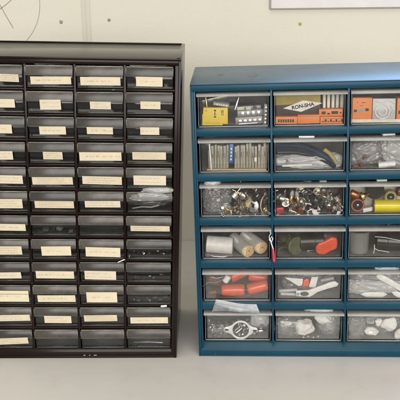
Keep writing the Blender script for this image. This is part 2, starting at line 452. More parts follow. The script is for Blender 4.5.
LAB = {
1:[(31.5,54.2,-10.3,-19.7),(7.9,56.3,-12.5,-22.0),(7.0,54.8,-12.3,-22.6),(13.9,45.5,-11.4,-23.2)],
2:[(12.1,48.2,-9.0,-19.8),(18.3,43.6,-9.0,-21.6),(18.5,43.5,-10.6,-20.2),(19.3,43.3,-9.8,-19.5)],
3:[(14.7,42.7,-8.9,-20.4),(16.1,48.3,-10.7,-21.1),(14.4,46.0,-10.6,-19.8),(18.8,41.8,-10.0,-19.8)],
4:[(12.3,43.2,-10.4,-21.6),(20.0,43.9,-11.1,-21.1),(4.2,55.6,-10.6,-21.8),(9.6,50.6,-10.0,-20.0)],
5:[(9.9,54.4,-9.4,-20.7),(5.5,55.6,-11.5,-21.6),(7.3,56.0,-10.4,-21.2),(10.9,50.9,-8.6,-21.4)],
6:[(8.5,52.0,-8.9,-21.7),(7.6,56.3,-11.1,-20.8),(10.0,54.1,-10.7,-19.8),None],
7:[(9.2,55.3,-9.6,-19.3),None,None,(7.1,56.0,-11.3,-19.2)],
8:[(8.8,49.7,-8.1,-20.1),(14.4,51.8,-7.9,-21.2),(10.0,53.8,-9.0,-22.4),None],
9:[(6.3,47.2,-11.9,-21.3),(6.4,55.0,-10.4,-21.2),(7.8,47.9,-10.3,-22.9),None],
10:[(6.1,55.9,-5.9,-22.1),(7.3,56.0,-12.1,-22.4),(10.3,49.6,-8.0,-23.1),None],
11:[(5.7,56.0,-8.7,-18.4),(14.8,49.8,-10.2,-21.3),(6.7,49.5,-8.8,-18.6),(6.3,54.9,-11.7,-21.5)],
12:[(5.3,52.9,-9.9,-19.8),None,None,None]}
TILT = {(12,0):2.6,(8,2):-1.2,(11,0):1.0,(1,0):-1.5,(5,2):-1.0,(9,2):-1.0,(11,2):0.8,(8,1):0.6,(9,1):-0.4,(2,1):0.7,(11,1):-0.8,(10,1):0.3}
STYLE = {(1,0):2,(5,1):2,(5,2):2,(5,3):3,(6,0):2,(9,1):1,(10,1):1,(11,1):3,(10,2):1,(4,2):1}
trayWorldL = {}
first = True
for r in range(1, 13):
    for k in range(4):                                   # k=0 leftmost (cut) ... 3 rightmost
        c = 3 - k
        if first: tr, lp = trayS, lipS
        else:
            tr = trayS.copy(); COL.objects.link(tr); lp = lipS.copy(); COL.objects.link(lp); lp.parent = tr
            rq = rimS.copy(); COL.objects.link(rq); rq.parent = tr
        first = False
        jx = random.uniform(-.35, .35); jy = random.uniform(-0.6, 1.4); jt = random.uniform(-.003, .003)
        lx = (-7.1 - 60 * (c + 1) + 1.8 + jx) / 1000; z = (380 - 30.9 * (r - 1)) / 1000
        p = warpL(Vector((lx, jy / 1000, z)))
        tr.parent = rootL; tr.location = p; tr.rotation_euler = (0, 0.0626 * z + jt, 0)
        trayWorldL[(r, k)] = tr
        b = LAB[r][k]
        if b:
            l, rr, tp, bt = b; l -= 1.8; rr -= 1.8; rr = min(rr, 56.2); w = rr - l; h = tp - bt
            m = MB(); n = 8; vs = []; fs = []
            bow = random.uniform(-.06, .06)
            for side in (0, 0.22):
                for j in (0, 1):
                    for i in range(n + 1):
                        u = i / n
                        yy = (-2.9 if j else -0.2) - bow * 4 * u * (1 - u) + side
                        vs.append((-w / 2 + w * u, yy, (-h / 2 if j == 0 else h / 2)))
            def q(sd, j, i): return sd * 2 * (n + 1) + j * (n + 1) + i
            for i in range(n):
                fs += [(q(0,0,i),q(0,0,i+1),q(0,1,i+1),q(0,1,i)), (q(1,0,i),q(1,1,i),q(1,1,i+1),q(1,0,i+1)),
                       (q(0,0,i),q(1,0,i),q(1,0,i+1),q(0,0,i+1)), (q(0,1,i),q(0,1,i+1),q(1,1,i+1),q(1,1,i))]
            fs += [(q(0,0,0),q(0,1,0),q(1,1,0),q(1,0,0)), (q(0,0,n),q(1,0,n),q(1,1,n),q(0,1,n))]
            m.add(vs, fs)
            sty = STYLE.get((r, k), random.choice((0, 0, 1, 3)))
            if r >= 4 and (r, k) not in STYLE and random.random() < .35: sty = 2
            nf = len(m.f); scribble(m, w, h, sty)
            lab = m.build("label_card", PAPERS[sty], tr)
            lab.data.materials.append(INKS[sty])
            for pi, pp in enumerate(lab.data.polygons):
                if pi >= nf: pp.material_index = 1
            lab.location = ((l + w / 2) / 1000, -0.0010, (tp + bt) / 2000)
            lab.rotation_euler = (0, -R(TILT.get((r, k), random.uniform(-.6, .6))), 0)

# ---- blue cabinet
m = MB()
m.box(0, WR, 0, DRr, HR - 1.6, HR)
m.box(0, 1.6, 0, DRr, 0, HR - 1.6); m.box(WR - 1.6, WR, 0, DRr, 0, HR - 1.6)
m.box(1.6, WR - 1.6, DRr - 1.6, DRr, 1.6, HR - 1.6); m.box(1.6, WR - 1.6, 0.3, DRr - 1.6, 0.2, 1.6)
m.build("shell", BLUE_SHELL, rootR, 0.7, warpR)
m = MB()
m.box(1.6, WR - 1.6, 0.2, 2.0, HR - 9.0, HR - 1.6)
m.box(1.6, WR - 1.6, 2.0, 9.0, HR - 9.0, HR - 7.8)
m.box(1.6, 3.6, 0.2, 9, 9, HR - 9.0); m.box(3.6, 6.2, 2.2, 9, 9, HR - 9)
m.box(WR - 3.6, WR - 1.6, 0.2, 9, 9, HR - 9.0); m.box(WR - 6.2, WR - 3.6, 2.2, 9, 9, HR - 9)
m.profx([(0.2, 1.6), (0.2, 9.0), (8.0, 16.5), (16, 17.2), (16, 15.8), (9, 15.0), (2.2, 8.0), (2.2, 1.6)], 1.6, WR - 1.6)
m.build("front_frame", BLUE_SHELL, rootR, 0.35, warpR)
for k in (1, 2):
    m = MB(); x = 6.8 + 92.7 * k - 2.1
    m.profx([(1.2, HR - 9.2), (1.2, 17.9), (8.0, 17.2), (16, 17.6), (DRr - 1.6, 17.6), (DRr - 1.6, HR - 9.2)], x - 1.3, x + 1.3)
    m.build("divider", BLUE_SHELL, rootR, 0.3, warpR)
for r in range(1, 6):
    m = MB(); z = 304.5 - 57.1 * (r - 1)
    for k in range(3):
        x0 = 6.2 if k == 0 else 6.8 + 92.7 * k - 0.8
        x1 = WR - 6.2 if k == 2 else 6.8 + 92.7 * (k + 1) - 3.4
        m.profx([(0.8, z - 9.6), (0.8, z - 1.4), (9, z - 0.8), (150, z - 0.8), (150, z - 1.8), (9.4, z - 1.8), (1.8, z - 2.4), (1.8, z - 9.6)], x0, x1)
    m.build("shelf", BLUE_SHELL, rootR, 0.25, warpR)
# smudges and tape on the top
m = MB()
for x, y, rx, ry in ((36, 75, 4.5, 9), (76, 60, 5, 12), (82, 66, 2, 9)):
    vs = [(x + rx * math.cos(a * .5236) * random.uniform(.7, 1.2), y + ry * math.sin(a * .5236) * random.uniform(.7, 1.2), HR + 0.05) for a in range(12)]
    vs += [(a, b, HR + 0.15) for a, b, _ in vs]
    m.add(vs, [tuple(range(12, 24))] + [(i, (i + 1) % 12, (i + 1) % 12 + 12, i + 12) for i in range(12)])
m.build("scuff_mark", solid("grey_scuff", (0.10, 0.10, 0.09), 0.6), rootR, 0, warpR)

def big_tray():
    w, h, d = 88.6, 43.5, 140
    m = MB()
    # outline with rounded front corners, walls 1.5 mm
    def outline(off):
        rr = 4.0 - off; pts = []
        for cx, cy, a0 in ((off + rr, 9 + off + rr, 180), (w - off - rr, 9 + off + rr, 270)):
            for i in range(7):
                a = R(a0 + i * 15); pts.append((cx + rr * math.cos(a), cy + rr * math.sin(a)))
        pts += [(w - off, d - off), (off, d - off)]
        return pts
    o, i_ = outline(0), outline(1.5); n = len(o)
    def ring(pts, z, tp=0.0): return [(x + (tp if x < w / 2 else -tp), y + tp * (1 if y < d / 2 else -1), z) for x, y in pts]
    vs = ring(o, 0, 1.2) + ring(o, h - 1.0) + ring(i_, h - 1.0) + ring(i_, 1.6, 1.2)
    fs = []
    for a in range(3):
        for k in range(n):
            fs.append((a * n + k, a * n + (k + 1) % n, (a + 1) * n + (k + 1) % n, (a + 1) * n + k))
    fs += [tuple(range(n)), tuple(range(3 * n, 4 * n))]
    m.add(vs, fs)
    tray = m.build("drawer", TRAY, None, 0, angle=50)
    tray.data.materials.append(TRAY_CLOUDY)
    for p in tray.data.polygons:
        if p.center.y > 0.0155: p.material_index = 1
    m = MB()
    m.profx([(9.5, h - 1.0), (10.5, h), (9.2, h + 0.4), (3.5, h - 0.4), (0.6, h - 1.2), (-0.6, h - 3.0), (-0.4, h - 4.6), (0.5, h - 4.6), (0.6, h - 3.2), (2.2, h - 2.2), (8.8, h - 1.2)], -0.2, w + 0.2)
    lip = m.build("handle", TRAY_RIM, tray, 0.3)
    m = MB()
    m.box(2, w - 2, 8.6, 9.6, -0.1, 1.2)
    for xx in (1.4, w - 2.3): m.box(xx, xx + 0.9, 8.7, 9.5, 1.2, h - 1.4)
    rim = m.build("front_edge", TRAY_EDGE, tray, 0.3)
    return tray, lip, rim
trayB, lipB, rimB = big_tray()
first = True
DRAW = {}
for r in range(1, 7):
    for k in range(3):
        if first: tr = trayB
        else:
            tr = trayB.copy(); COL.objects.link(tr)
            for ch in (lipB, rimB):
                q_ = ch.copy(); COL.objects.link(q_); q_.parent = tr
        first = False
        lx = (6.8 + 92.7 * k + 0.3) / 1000; z = (304.5 - 57.1 * (r - 1)) / 1000
        tr.parent = rootR; tr.location = warpR(Vector((lx, random.uniform(-.0012, .0012), z)))
        tr.rotation_euler = (0, -0.0536 * z + random.uniform(-.003, .003), 0)
        DRAW[(r, k + 1)] = tr

bpy.context.view_layer.update()
MR = Matrix.Translation(rootR.location) @ Matrix.Rotation(-0.0376, 4, 'Z')
ML = Matrix.Translation(rootL.location) @ Matrix.Rotation(-0.0162, 4, 'Z')
def PR(r, c, x, y, z):
    """millimetres inside blue-cabinet drawer (row, column) -> world"""
    loc = Vector(warpR(Vector(((7.1 + 92.7 * (c - 1)) / 1000, 0, (304.5 - 57.1 * (r - 1)) / 1000))))
    return MR @ (loc + Vector((x, y, z)) * 0.001)
def PL(r, k, x, y, z):
    lx = (-7.1 - 60 * (4 - k) + 1.8) / 1000; zz = (380 - 30.9 * (r - 1)) / 1000
    return ML @ (Vector(warpL(Vector((lx, 0, zz)))) + Vector((x, y, z)) * 0.001)

def thing(name, label, cat, pos, rot=(0, 0, 0), group=None, P=PR, yaw=-0.0376):
    o = bpy.data.objects.new(name, None); COL.objects.link(o); o.empty_display_size = 0.01
    M = Matrix.Rotation(yaw, 4, 'Z') @ Matrix.Rotation(R(rot[2]), 4, 'Z') @ Matrix.Rotation(R(rot[1]), 4, 'Y') @ Matrix.Rotation(R(rot[0]), 4, 'X')
    M.translation = P(*pos)
    o.matrix_world = M
    return tag(o, label, cat, group)
def single(m, name, mat, label, cat, pos, rot=(0, 0, 0), group=None, bevel=0.3, P=PR, angle=35):
    e = m.build(name, mat, None, bevel, angle=angle)
    M = Matrix.Rotation(-0.0376, 4, 'Z') @ Matrix.Rotation(R(rot[2]), 4, 'Z') @ Matrix.Rotation(R(rot[1]), 4, 'Y') @ Matrix.Rotation(R(rot[0]), 4, 'X')
    M.translation = P(*pos)
    e.matrix_world = M
    return tag(e, label, cat, group)
def dup(root, pos, rot, label, group=None, s=1.0, P=PR):
    r = root.copy(); COL.objects.link(r)
    M = Matrix.Rotation(-0.0376, 4, 'Z') @ Matrix.Rotation(R(rot[2]), 4, 'Z') @ Matrix.Rotation(R(rot[1]), 4, 'Y') @ Matrix.Rotation(R(rot[0]), 4, 'X')
    M.translation = P(*pos); r.matrix_world = M @ Matrix.Scale(s, 4)
    r["label"] = label
    if group: r["group"] = group
    for ch in list(root.children):
        c = ch.copy(); COL.objects.link(c); c.parent = r
    return r

def marks(parent, spots, mat=INK, y=-0.12, name="printed_mark"):
    """small printed strokes standing a hair proud of a face that looks toward -y"""
    m = MB()
    for x0, x1, z0, z1 in spots: m.box(x0, x1, y, y + 0.1, z0, z1)
    return m.build(name, mat, parent)
def text_mesh(parent, s, size, loc, rot, mat, name="lettering", depth=0.1):
    cu = bpy.data.curves.new(name, 'FONT'); cu.body = s; cu.size = size * .001; cu.extrude = depth * .0005
    cu.align_x = 'CENTER'; cu.align_y = 'CENTER'; cu.offset = 0.00022
    o = bpy.data.objects.new(name, cu); COL.objects.link(o)
    me = bpy.data.meshes.new_from_object(o); bpy.data.objects.remove(o)
    me.materials.clear(); me.materials.append(mat)
    o = bpy.data.objects.new(name, me); COL.objects.link(o); o.parent = parent
    o.location = [v * .001 for v in loc]; o.rotation_euler = rot
    return o

def crumple(sx, sy, sz, seed, amp=0.16, freq=2.2, sub=5, pw=0.7):
    """crumpled bag: blob with creased facets, sizes in mm (half extents), origin at its base"""
    bm = bmesh.new(); bmesh.ops.create_icosphere(bm, subdivisions=sub, radius=1.0)
    off = Vector((seed * 3.1, seed * 1.7, seed * 0.9)); vs = []
    for v in bm.verts:
        p = v.co.copy()
        b = Vector([math.copysign(abs(c) ** pw, c) for c in p])
        d = noise.voronoi(p * freq + off)[0]
        cr = (d[1] - d[0])
        n1 = noise.noise(p * 1.3 + off)
        n2 = abs(noise.noise(p * freq * 3.3 + off))
        k = 1 + amp * (0.9 - 1.5 * min(cr, .7)) + 0.25 * n1 - amp * 0.9 * n2
        b = b * k
        vs.append((b.x * sx, b.y * sy, b.z * sz + sz))
    fs = [tuple(w.index for w in f.verts) for f in bm.faces]; bm.free()
    m = MB(); m.add(vs, fs); return m

def disc_row(m, n, p0, dp, r, l):
    for i in range(n):
        p = Vector(p0) + Vector(dp) * i
        m.cyl(p, p + Vector((0, l, 0)), r, n=12)

# ================= row 1
t1 = thing("carton", "small yellow carton with black markings in the top left blue-cabinet drawer", "carton", (1, 1, 6, 12.6, 1.8), (-4, 0, 2))
m = MB(); m.prism([(0, 0), (25, 0), (25, 1.5), (31.5, 1.5), (31.5, 21.5), (1.5, 22), (1.0, 14), (0, 13)], 0, 14); m.build("box_body", YELLOW, t1, 0.4)
m = MB(); m.box(3.5, 22, -0.25, -0.05, 1.5, 4.0); m.build("flap_edge", solid("darker_yellow_card", (0.62, 0.42, 0.012), 0.5), t1, 0)  # flap edge in a darker yellow than the box
marks(t1, [(14.5, 17.0, 17.2, 19.2), (15.0, 16.2, 14.0, 16.4), (14.4, 17.4, 12.8, 13.6), (15.2, 17, 9.5, 11.5), (14.5, 15.2, 9.5, 12), (23.0, 26.5, 17.5, 18.3), (23.4, 24.2, 14.2, 17.4), (25.2, 26, 14.2, 17.4), (23.2, 26.4, 12.6, 13.4), (4, 6, 18.5, 19), (4, 6, 17, 17.4)])
t1 = thing("component_tag", "grey printed strip lying above the yellow carton", "tag", (1, 1, 19, 18, 26), (10, 9, 0))
m = MB(); m.box(0, 20, 0, 10, 0, 4.2); m.build("strip_body", GREYP, t1, 0.3)
marks(t1, [(2, 3, 1, 3), (4, 6.5, 1, 3), (7.5, 9, 1.2, 3), (10, 11, 1, 3), (12, 14.5, 1.2, 2.8), (15.5, 18, 1, 3)], WHITE)
t1 = thing("terminal_block", "clear plastic terminal block with metal bits beside the yellow carton", "terminal block", (1, 1, 47, 13, 2.2), (-6, -3, 3))
m = MB(); m.box(0, 34, 2, 20, 0, 9); m.box(3, 37, 5, 20, 9, 17); m.box(6, 33, 7, 20, 17, 22); m.build("housing", FILM_GREY, t1, 0.8)
m = MB()
for i in range(5): m.cyl((6 + i * 6.0, -0.3, 4.4), (6 + i * 6.0, 4, 4.4), 1.9, n=14)
m.build("contact", STEEL, t1, 0.2)
m = MB()
for i in range(4): m.box(8 + i * 6.5, 11.5 + i * 6.5, 3.8, 5.2, 10.5, 15.5)
m.build("screw_plate", DULL, t1, 0.2)
m = MB(); m.box(4, 27, -1.2, 0.4, 0.4, 1.8); m.build("white_edge", WHITE, t1, 0.2)
m = MB(); m.box(3, 12, 4.0, 5.0, 17.5, 21.5); m.box(14, 20, 4, 5.1, 17.2, 21.2); m.build("paper_slip", solid("greenish_paper", (0.55, 0.58, 0.40), 0.6), t1, 0.1)
m = MB(); m.box(27.2, 30.4, 3.2, 4.6, 5.2, 11.4); m.box(23.2, 27, 3.3, 6.5, 18.5, 21.8); m.build("dark_slot", BLACK, t1, 0.2)
t1 = thing("plug_strip", "narrow grey strip of round contacts at the right of the top left drawer", "plug strip", (1, 1, 80.5, 12.5, 2), (0, 3, 0))
m = MB(); m.box(0, 5.5, 1, 16, 0, 26); m.build("housing", FILM_GREY, t1, 0.6)
m = MB()
for i in range(5): m.cyl((2.6, 0.2, 3 + i * 4.6), (2.6, 3, 3 + i * 4.6), 1.5, n=12)
m.build("contact", STEEL, t1, 0.2)
m = MB(); m.box(0, 46, 0, 30, 0, 9); single(m, "relay_block", DKGREY, "dark block at the back of the top left drawer", "relay", (1, 1, 36, 34, 14), (0, 4, 6), bevel=1)
m = MB(); m.box(0, 34, 0, 30, 0, 7); single(m, "relay_block", DULL, "dull metal block tilted behind the yellow carton", "relay", (1, 1, 6, 36, 22), (8, -12, 6), bevel=1)
m = MB(); m.cyl((0, 0, 0), (5, 4, 16), 2.0); single(m, "glass_fuse", STEEL, "slim bright metal fuse leaning upright behind the clear terminal block", "fuse", (1, 1, 46, 17, 20), bevel=0.3)
m = MB(); m.cyl((0, 0, 0), (3, 2, 14), 1.4); single(m, "jumper_pin", BRASS, "thin brassy pin leaning in front of the dull metal block", "pin", (1, 1, 12, 20, 22), (0, -20, 0), bevel=0.2)

t2 = thing("tube_carton", "olive and dark carton with a white diamond reading RON-SHA", "carton", (1, 2, 4.5, 24, 1.8), (6, -3, -2))
m = MB(); m.box(0, 55, 0, 40, 21.5, 36.5); m.build("olive_lid", OLIVE, t2, 0.3)
m = MB(); m.box(0.3, 54.7, 0.2, 39.8, 0, 21.4); m.build("dark_base", DARKCARD, t2, 0.3)
m = MB(); m.prism([(9, 17.5), (31, 12), (57.0, 21.8), (34, 26.4)], -0.9, -0.3); m.build("white_diamond", WHITE, t2, 0)
text_mesh(t2, "RON-SHA", 6.3, (33.2, -1.0, 19.3), (R(90), -R(8), 0), INK)
marks(t2, [(18 + i * 2.2, 19.4 + i * 2.2, 29, 31) for i in range(11)], solid("pale_olive_ink", (0.42, 0.36, 0.12), 0.5), y=-0.15)
orange_spec = [
 ("small orange carton with dark lettering at the lower left of the RON-SHA drawer", (1, 2, 3, 12, 1.8), (0, 0, 0), (26.5, 9.0, 10), 1),
 ("plain orange carton between two lettered ones in the RON-SHA drawer", (1, 2, 30, 13, 1.8), (0, -2, -3), (27, 10.5, 9), 0),
 ("orange carton with bold dark lettering at the lower right of the RON-SHA drawer", (1, 2, 57.6, 12, 1.8), (0, 0, 2), (28.5, 8.8, 9), 2),
 ("orange carton lying on top of another beside the white divider cards", (1, 2, 56, 13.5, 10.9), (0, -1.5, -3), (28.5, 8.6, 10), 3)]
for lab, pos, rot, (w, h, d), kind in orange_spec:
    o = thing("orange_carton", lab, "carton", pos, rot, "orange cartons in the second top drawer")
    m = MB(); m.box(0, w, 0, d, 0, h); m.build("box_body", ORANGE, o, 0.4)
    if kind == 1: marks(o, [(3 + i * 2.9, 5.0 + i * 2.9, 2.2, 6.0) for i in range(7)])
    if kind == 2: marks(o, [(2 + i * 3.3, 4.3 + i * 3.3, 2.4, 3.6 + (i % 2) * 2.2) for i in range(8)] + [(2, 27, 6.6, 7.0)])
    if kind == 3: marks(o, [(3, 8, 2.5, 6), (10, 13, 2, 4.2), (15, 23, 2.6, 6.2), (25, 27, 3, 5)])
    if kind == 0: marks(o, [(1, 26, 8.9, 9.2)])
for i in range(5):
    m = MB(); m.box(0, 3.2, 0, 30, 0, 34)
    single(m, "divider_card", CREAM, "upright cream divider card at the right end of the RON-SHA drawer", "divider card", (1, 2, 62 + i * 5.2, 24 + (i % 2) * 1.5, 2), (0, -1 + i * .4, 0), "cream divider cards beside the cartons", 0.3)

t3 = thing("orange_carton", "upright orange carton with a dark stamped oval in the top right blue-cabinet drawer", "carton", (1, 3, 3.5, 14, 1.8), (-3, 0, 1))
m = MB(); m.box(0, 24, 0, 26, 0, 30); m.build("box_body", ORANGE, t3, 0.5)
marks(t3, [(2, 5.5, 12.4, 15.6), (16, 20, 13.6, 17), (5, 7, 24, 24.6), (11, 16, 23.5, 24.2), (9, 13, 20, 20.5)])
m = MB(); m.prism([(5.6 + 5.2 * (1 + math.cos(a * .3927)), 14.6 + 1.7 * math.sin(a * .3927) + 0.5 * math.cos(a * .3927)) for a in range(16)], -0.3, -0.15); m.build("stamp_oval", GREYP, t3)
t3 = thing("ring_packet", "clear packet holding a white ring between orange cartons", "packet", (1, 3, 28, 13, 2), (-6, 0, 0))
m = MB(); m.box(0, 28, 0, 3, 0, 29); m.build("packet_film", FILM_WHITE, t3, 0.8)
m = MB()
for rr in (8.6, 4.6):
    m.tube([(12 + rr * math.cos(a * .2618), -0.6, 13 + rr * math.sin(a * .2618)) for a in range(25)], 0.8, 8)
m.build("ring", WHITE, t3)
m = MB(); m.tube([(3, -0.5, 26), (10, -0.6, 24), (20, -0.5, 26.5), (26, -0.6, 23)], 0.6); m.tube([(22, -0.5, 20), (25, -0.6, 14), (22, -0.5, 8)], 0.5); m.build("crease", WHITE, t3)
t3 = thing("orange_carton", "orange carton at the right side of the clear ring packet", "carton", (1, 3, 57.5, 15, 1.8), (0, 0, -2))
m = MB(); m.box(0, 27, 0, 24, 0, 29); m.build("box_body", ORANGE, t3, 0.5)
marks(t3, [(2, 6, 10, 14), (8, 14, 11, 13), (16, 22, 10, 15), (3, 20, 19, 19.8)])
m = MB(); m.box(0, 82, 0, 0.6, 0, 4.2); single(m, "paper_slip", CREAM, "long cream paper slip along the bottom of the top right drawer", "paper slip", (1, 3, 3, 11.6, 1.8), bevel=0.1)

# ================= row 2
G = "flat component strips standing in the resistor drawer"
for i in range(21):
    x = 12 + i * 3.6
    if 36 < x < 41: continue
    w = random.uniform(3.0, 3.5); h = random.uniform(27, 33)
    o = thing("component_strip", "flat beige-grey component strip standing upright in the second-row left drawer", "component strip", (2, 1, x, 14 + random.uniform(0, 3), 3.2), (random.uniform(-4, 2), random.uniform(-1.5, 1.5), random.uniform(-8, 8)), G)
    m = MB(); m.box(0, w, 0, 16, 0, h); m.build("strip_body", BEIGE, o, 0.4)
    m = MB(); m.cyl((w * .5, -0.8, h * .5), (w * .5, -0.8, h * .5 + random.uniform(4, 8)), .7, n=8); m.build("lead", (WOOD, DULL)[i % 2], o)
m = MB(); m.box(0, 74, 0, 6, 0, 2.2); single(m, "cardboard_strip", WOOD, "brown cardboard strip lying in front of the upright component strips", "cardboard strip", (2, 1, 10, 11.6, 1.7), bevel=0.3)
o = thing("capacitor", "blue capacitor with white print standing among the beige component strips", "capacitor", (2, 1, 37, 12.2, 11), (0, 2, 0))
m = MB(); m.box(0, 5.6, 0, 6, 0, 25); m.build("capacitor_body", BLUEC, o, 1.2)
marks(o, [(2, 3.8, 4 + i * 4.4, 6.6 + i * 4.4) for i in range(4)], WHITE)
m = MB(); m.box(0, 2.0, 0, 2, 0, 33); single(m, "plastic_stick", WHITE, "thin white stick standing left of the component strips", "stick", (2, 1, 14.6, 11.8, 3), (0, -4, 0), bevel=0.4)
m = MB(); m.box(0, 5, 0, 8, 0, 9.5); single(m, "fuse_holder", BLACK, "small black block in the upper left corner of the resistor drawer", "block", (2, 1, 8, 12, 28), bevel=0.4)
m = MB(); m.box(0, 3, 0, 1, 0, 5.5); single(m, "paper_tag", WHITE, "tiny white tag stuck on the component strips", "tag", (2, 1, 69, 11.6, 13), bevel=0.2)

o = thing("cable_loop", "dark navy cable bent in a long arc with a yellowish end", "cable", (2, 2, 0, 0, 0))
for j in range(8):
    m = MB(); pts = []
    for i in range(20):
        u = i / 19; pts.append((5 + 72 * u, 15.5 + 1.5 * math.sin(u * 3 + j) , 35.5 - j * 1.4 - 26 * u ** (2.6 - j * .08) + (0.5 - u) * j * -1.2))
    m.tube(pts, 2.1, 8); m.build("cable_strand", solid("deep_blue_cable", (0.018, 0.045, 0.11), 0.25) if j == 2 else (OLIVEG if j == 6 else NAVY), o)
m = MB(); m.tube([(62, 14, 27), (69, 14, 22), (75, 14, 14), (78, 14, 9)], 2.6, 10); m.build("cable_end", OLIVE, o)
m = crumple(37, 9, 9, 3.3, 0.16, 1.8); single(m, "parts_bag", FILM_WHITE, "milky crinkled bag lying under the arc of navy cable", "bag", (2, 2, 40, 23, 1.6), bevel=0, angle=180)
m = crumple(17, 8, 9, 8.3, 0.2, 2.6); single(m, "parts_bag", FILM_WHITE, "small milky bag in the lower right of the cable drawer", "bag", (2, 2, 66, 23, 2), bevel=0, angle=180)
m = MB(); m.box(0, 37, 0, 0.5, 0, 2.6); single(m, "paper_strip", WHITE, "narrow white paper strip at the bottom of the cable drawer", "paper strip", (2, 2, 11, 11.8, 5.2), (0, -2, 0), bevel=0.1)
m = MB(); m.box(0, 19, 0, 6, 0, 2.0); single(m, "foam_strip", WHITE, "short white foam strip lying on top of the cable drawer's lip", "foam strip", (2, 2, 30, 4, 43.8), bevel=0.4)

for i, (x, z, sx, sy, sz, mt, lb) in enumerate([(26, 8, 22, 9, 13, FILM, "clear crinkled bag filling the left of the second-row right drawer"), (58, 6, 26, 9, 15, FILM_WHITE, "milky crinkled bag at the centre of the second-row right drawer"), (46, 3, 38, 12, 14, FILM, "broad clear bag behind the milky one in the second-row right drawer")]):
    m = crumple(sx, sy, sz, 11 + i * 4.2, 0.2, 2.8); single(m, "parts_bag", mt, lb, "bag", (2, 3, x, 24 + (i == 2) * 12, z), (0, (-20, 25, 0)[i], 0), bevel=0, angle=180)
m = MB(); m.lathe((0, 0, 0), (21, 0, 2.2), [(0, 3.0), (0.02, 3.8), (0.97, 3.8), (1, 3.2)], 20); single(m, "white_tube", WHITE, "short white tube at the bottom of the second-row right drawer", "tube", (2, 3, 37, 15.4, 5.2), bevel=0)
for i in range(5):
    m = MB(); m.lathe((0, 0, 0), (7, 0, 0), [(0, 1.2), (.15, 1.9), (.85, 1.9), (1, 1.2)], 12)
    single(m, "resistor", BROWN, "small brown resistor inside the clear bags of the second-row right drawer", "resistor", (2, 3, 6 + i * 5, 15 + i % 3, 4 + (i * 7) % 9 + (12 if i > 2 else 0)), (0, i * 40, 0), "brown resistors in the bag drawer", bevel=0)

# ================= row 3: heaps of small parts
DARKP = solid("dull_black_plastic", (0.03, 0.028, 0.027), 0.35)
def make_pot(label, group, pos, rot, scale=1.0, shaft=STEEL):
    o = thing("potentiometer", label, "potentiometer", pos, rot, group)
    m = MB(scale * .001); m.lathe((0, 0, 0), (0, 0, 8), [(0, 7.0), (.08, 7.8), (.9, 7.8), (1, 7.2)], 24); m.build("pot_can", DULL, o)
    m = MB(scale * .001); m.cyl((0, 0, 8), (0, 0, 13), 3.2, n=16); m.cyl((0, 0, 8), (0, 0, 9.6), 5.6, n=6); m.build("bushing", POTBR, o, 0.2)
    m = MB(scale * .001); m.box(-6, 6, 5.5, 11, 0.3, 1.8); m.build("terminal_plate", BROWN, o, 0.2)
    m = MB(scale * .001); m.lathe((0, 0, 13), (0, 0, 23), [(0, 2.1), (.93, 2.1), (1, 1.7)], 14); m.build("shaft", shaft, o)
    for k in (-1, 0, 1):
        m = MB(scale * .001); m.box(k * 4 - 1, k * 4 + 1, 7, 13, 2, 2.7); m.build("terminal_lug", STEEL, o, 0.2)
    return o
POTBR = solid("tarnished_brass", (0.42, 0.33, 0.20), 0.35, 0.9)
gp = "potentiometers heaped in the third-row drawers"
random.seed(21)
lab31 = "metal potentiometer jumbled in the third-row left drawer"
lab32 = "metal potentiometer jumbled in the third-row middle drawer"
pot0 = make_pot(lab31, gp + " at left", (3, 1, 44, 24, 8), (60, 20, 30), 0.86)
spots31 = [(52, 20, 9, 70, 0, 40), (35, 24, 6, 100, 10, -20), (62, 28, 12, 40, 30, 60), (74, 26, 10, 80, 0, 120), (40, 34, 18, 120, 40, 10), (58, 36, 24, 75, -30, 200), (72, 38, 26, 60, 10, 300), (48, 42, 28, 95, 0, 100), (28, 30, 9, 20, 30, 80), (80, 22, 6, 90, 0, 20), (64, 20, 4, 110, 0, 160)]
spots31 += [(random.uniform(30, 84), random.uniform(18, 44), random.uniform(5, 24), random.uniform(0, 140), random.uniform(-60, 60), random.uniform(0, 360)) for _ in range(22)]
for x, y, z, a, b, c_ in spots31: dup(pot0, (3, 1, x, y, z), (a, b, c_), lab31, gp + " at left", random.uniform(.85, 1.1))
pot1 = make_pot(lab32, gp + " at centre", (3, 2, 14, 20, 14), (70, -30, 20), 0.76)
for i in range(34):
    dup(pot1, (3, 2, 6 + (i * 37 % 78), 16 + (i * 13 % 24), 5 + (i * 17 % 22) + (i * 13 % 24) * .25), (random.uniform(20, 150), random.uniform(-60, 60), random.uniform(0, 360)), lab32, gp + " at centre", random.uniform(.8, 1.2))
m = crumple(17, 9, 17, 5.5, 0.22, 3.0)
single(m, "parts_bag", FILM, "clear crinkled bag stuffed in the left of the third-row left drawer", "bag", (3, 1, 22, 23, 2), bevel=0, angle=180)
m = crumple(9.5, 6, 5.5, 9.5, 0.3, 3.0, 4)
single(m, "tissue_wad", FILM_WHITE, "white crumpled film sticking up over the lip of the third-row left drawer", "tissue", (3, 1, 16, 9, 39), bevel=0, angle=180)
o = thing("brass_fitting", "brass cup-shaped knob in front of the third-row left heap", "fitting", (3, 1, 57, 15, 13), (35, 60, 15))
m = MB(); m.lathe((0, 0, 0), (0, 0, 9), [(0, 3), (.3, 3.4), (.45, 6.2), (1, 6.8)], 24); m.build("cup", solid("pale_brass", (0.80, 0.68, 0.40), 0.3, 0.7), o)
m = MB(); m.cyl((0, 0, -8), (0, 0, 0), 2.0, n=12); m.build("stem", STEEL, o, 0.2)
o = thing("coil_can", "copper-brown wound coil lying at the right of the third-row left drawer", "coil", (3, 1, 68, 18, 12), (80, 10, -20))
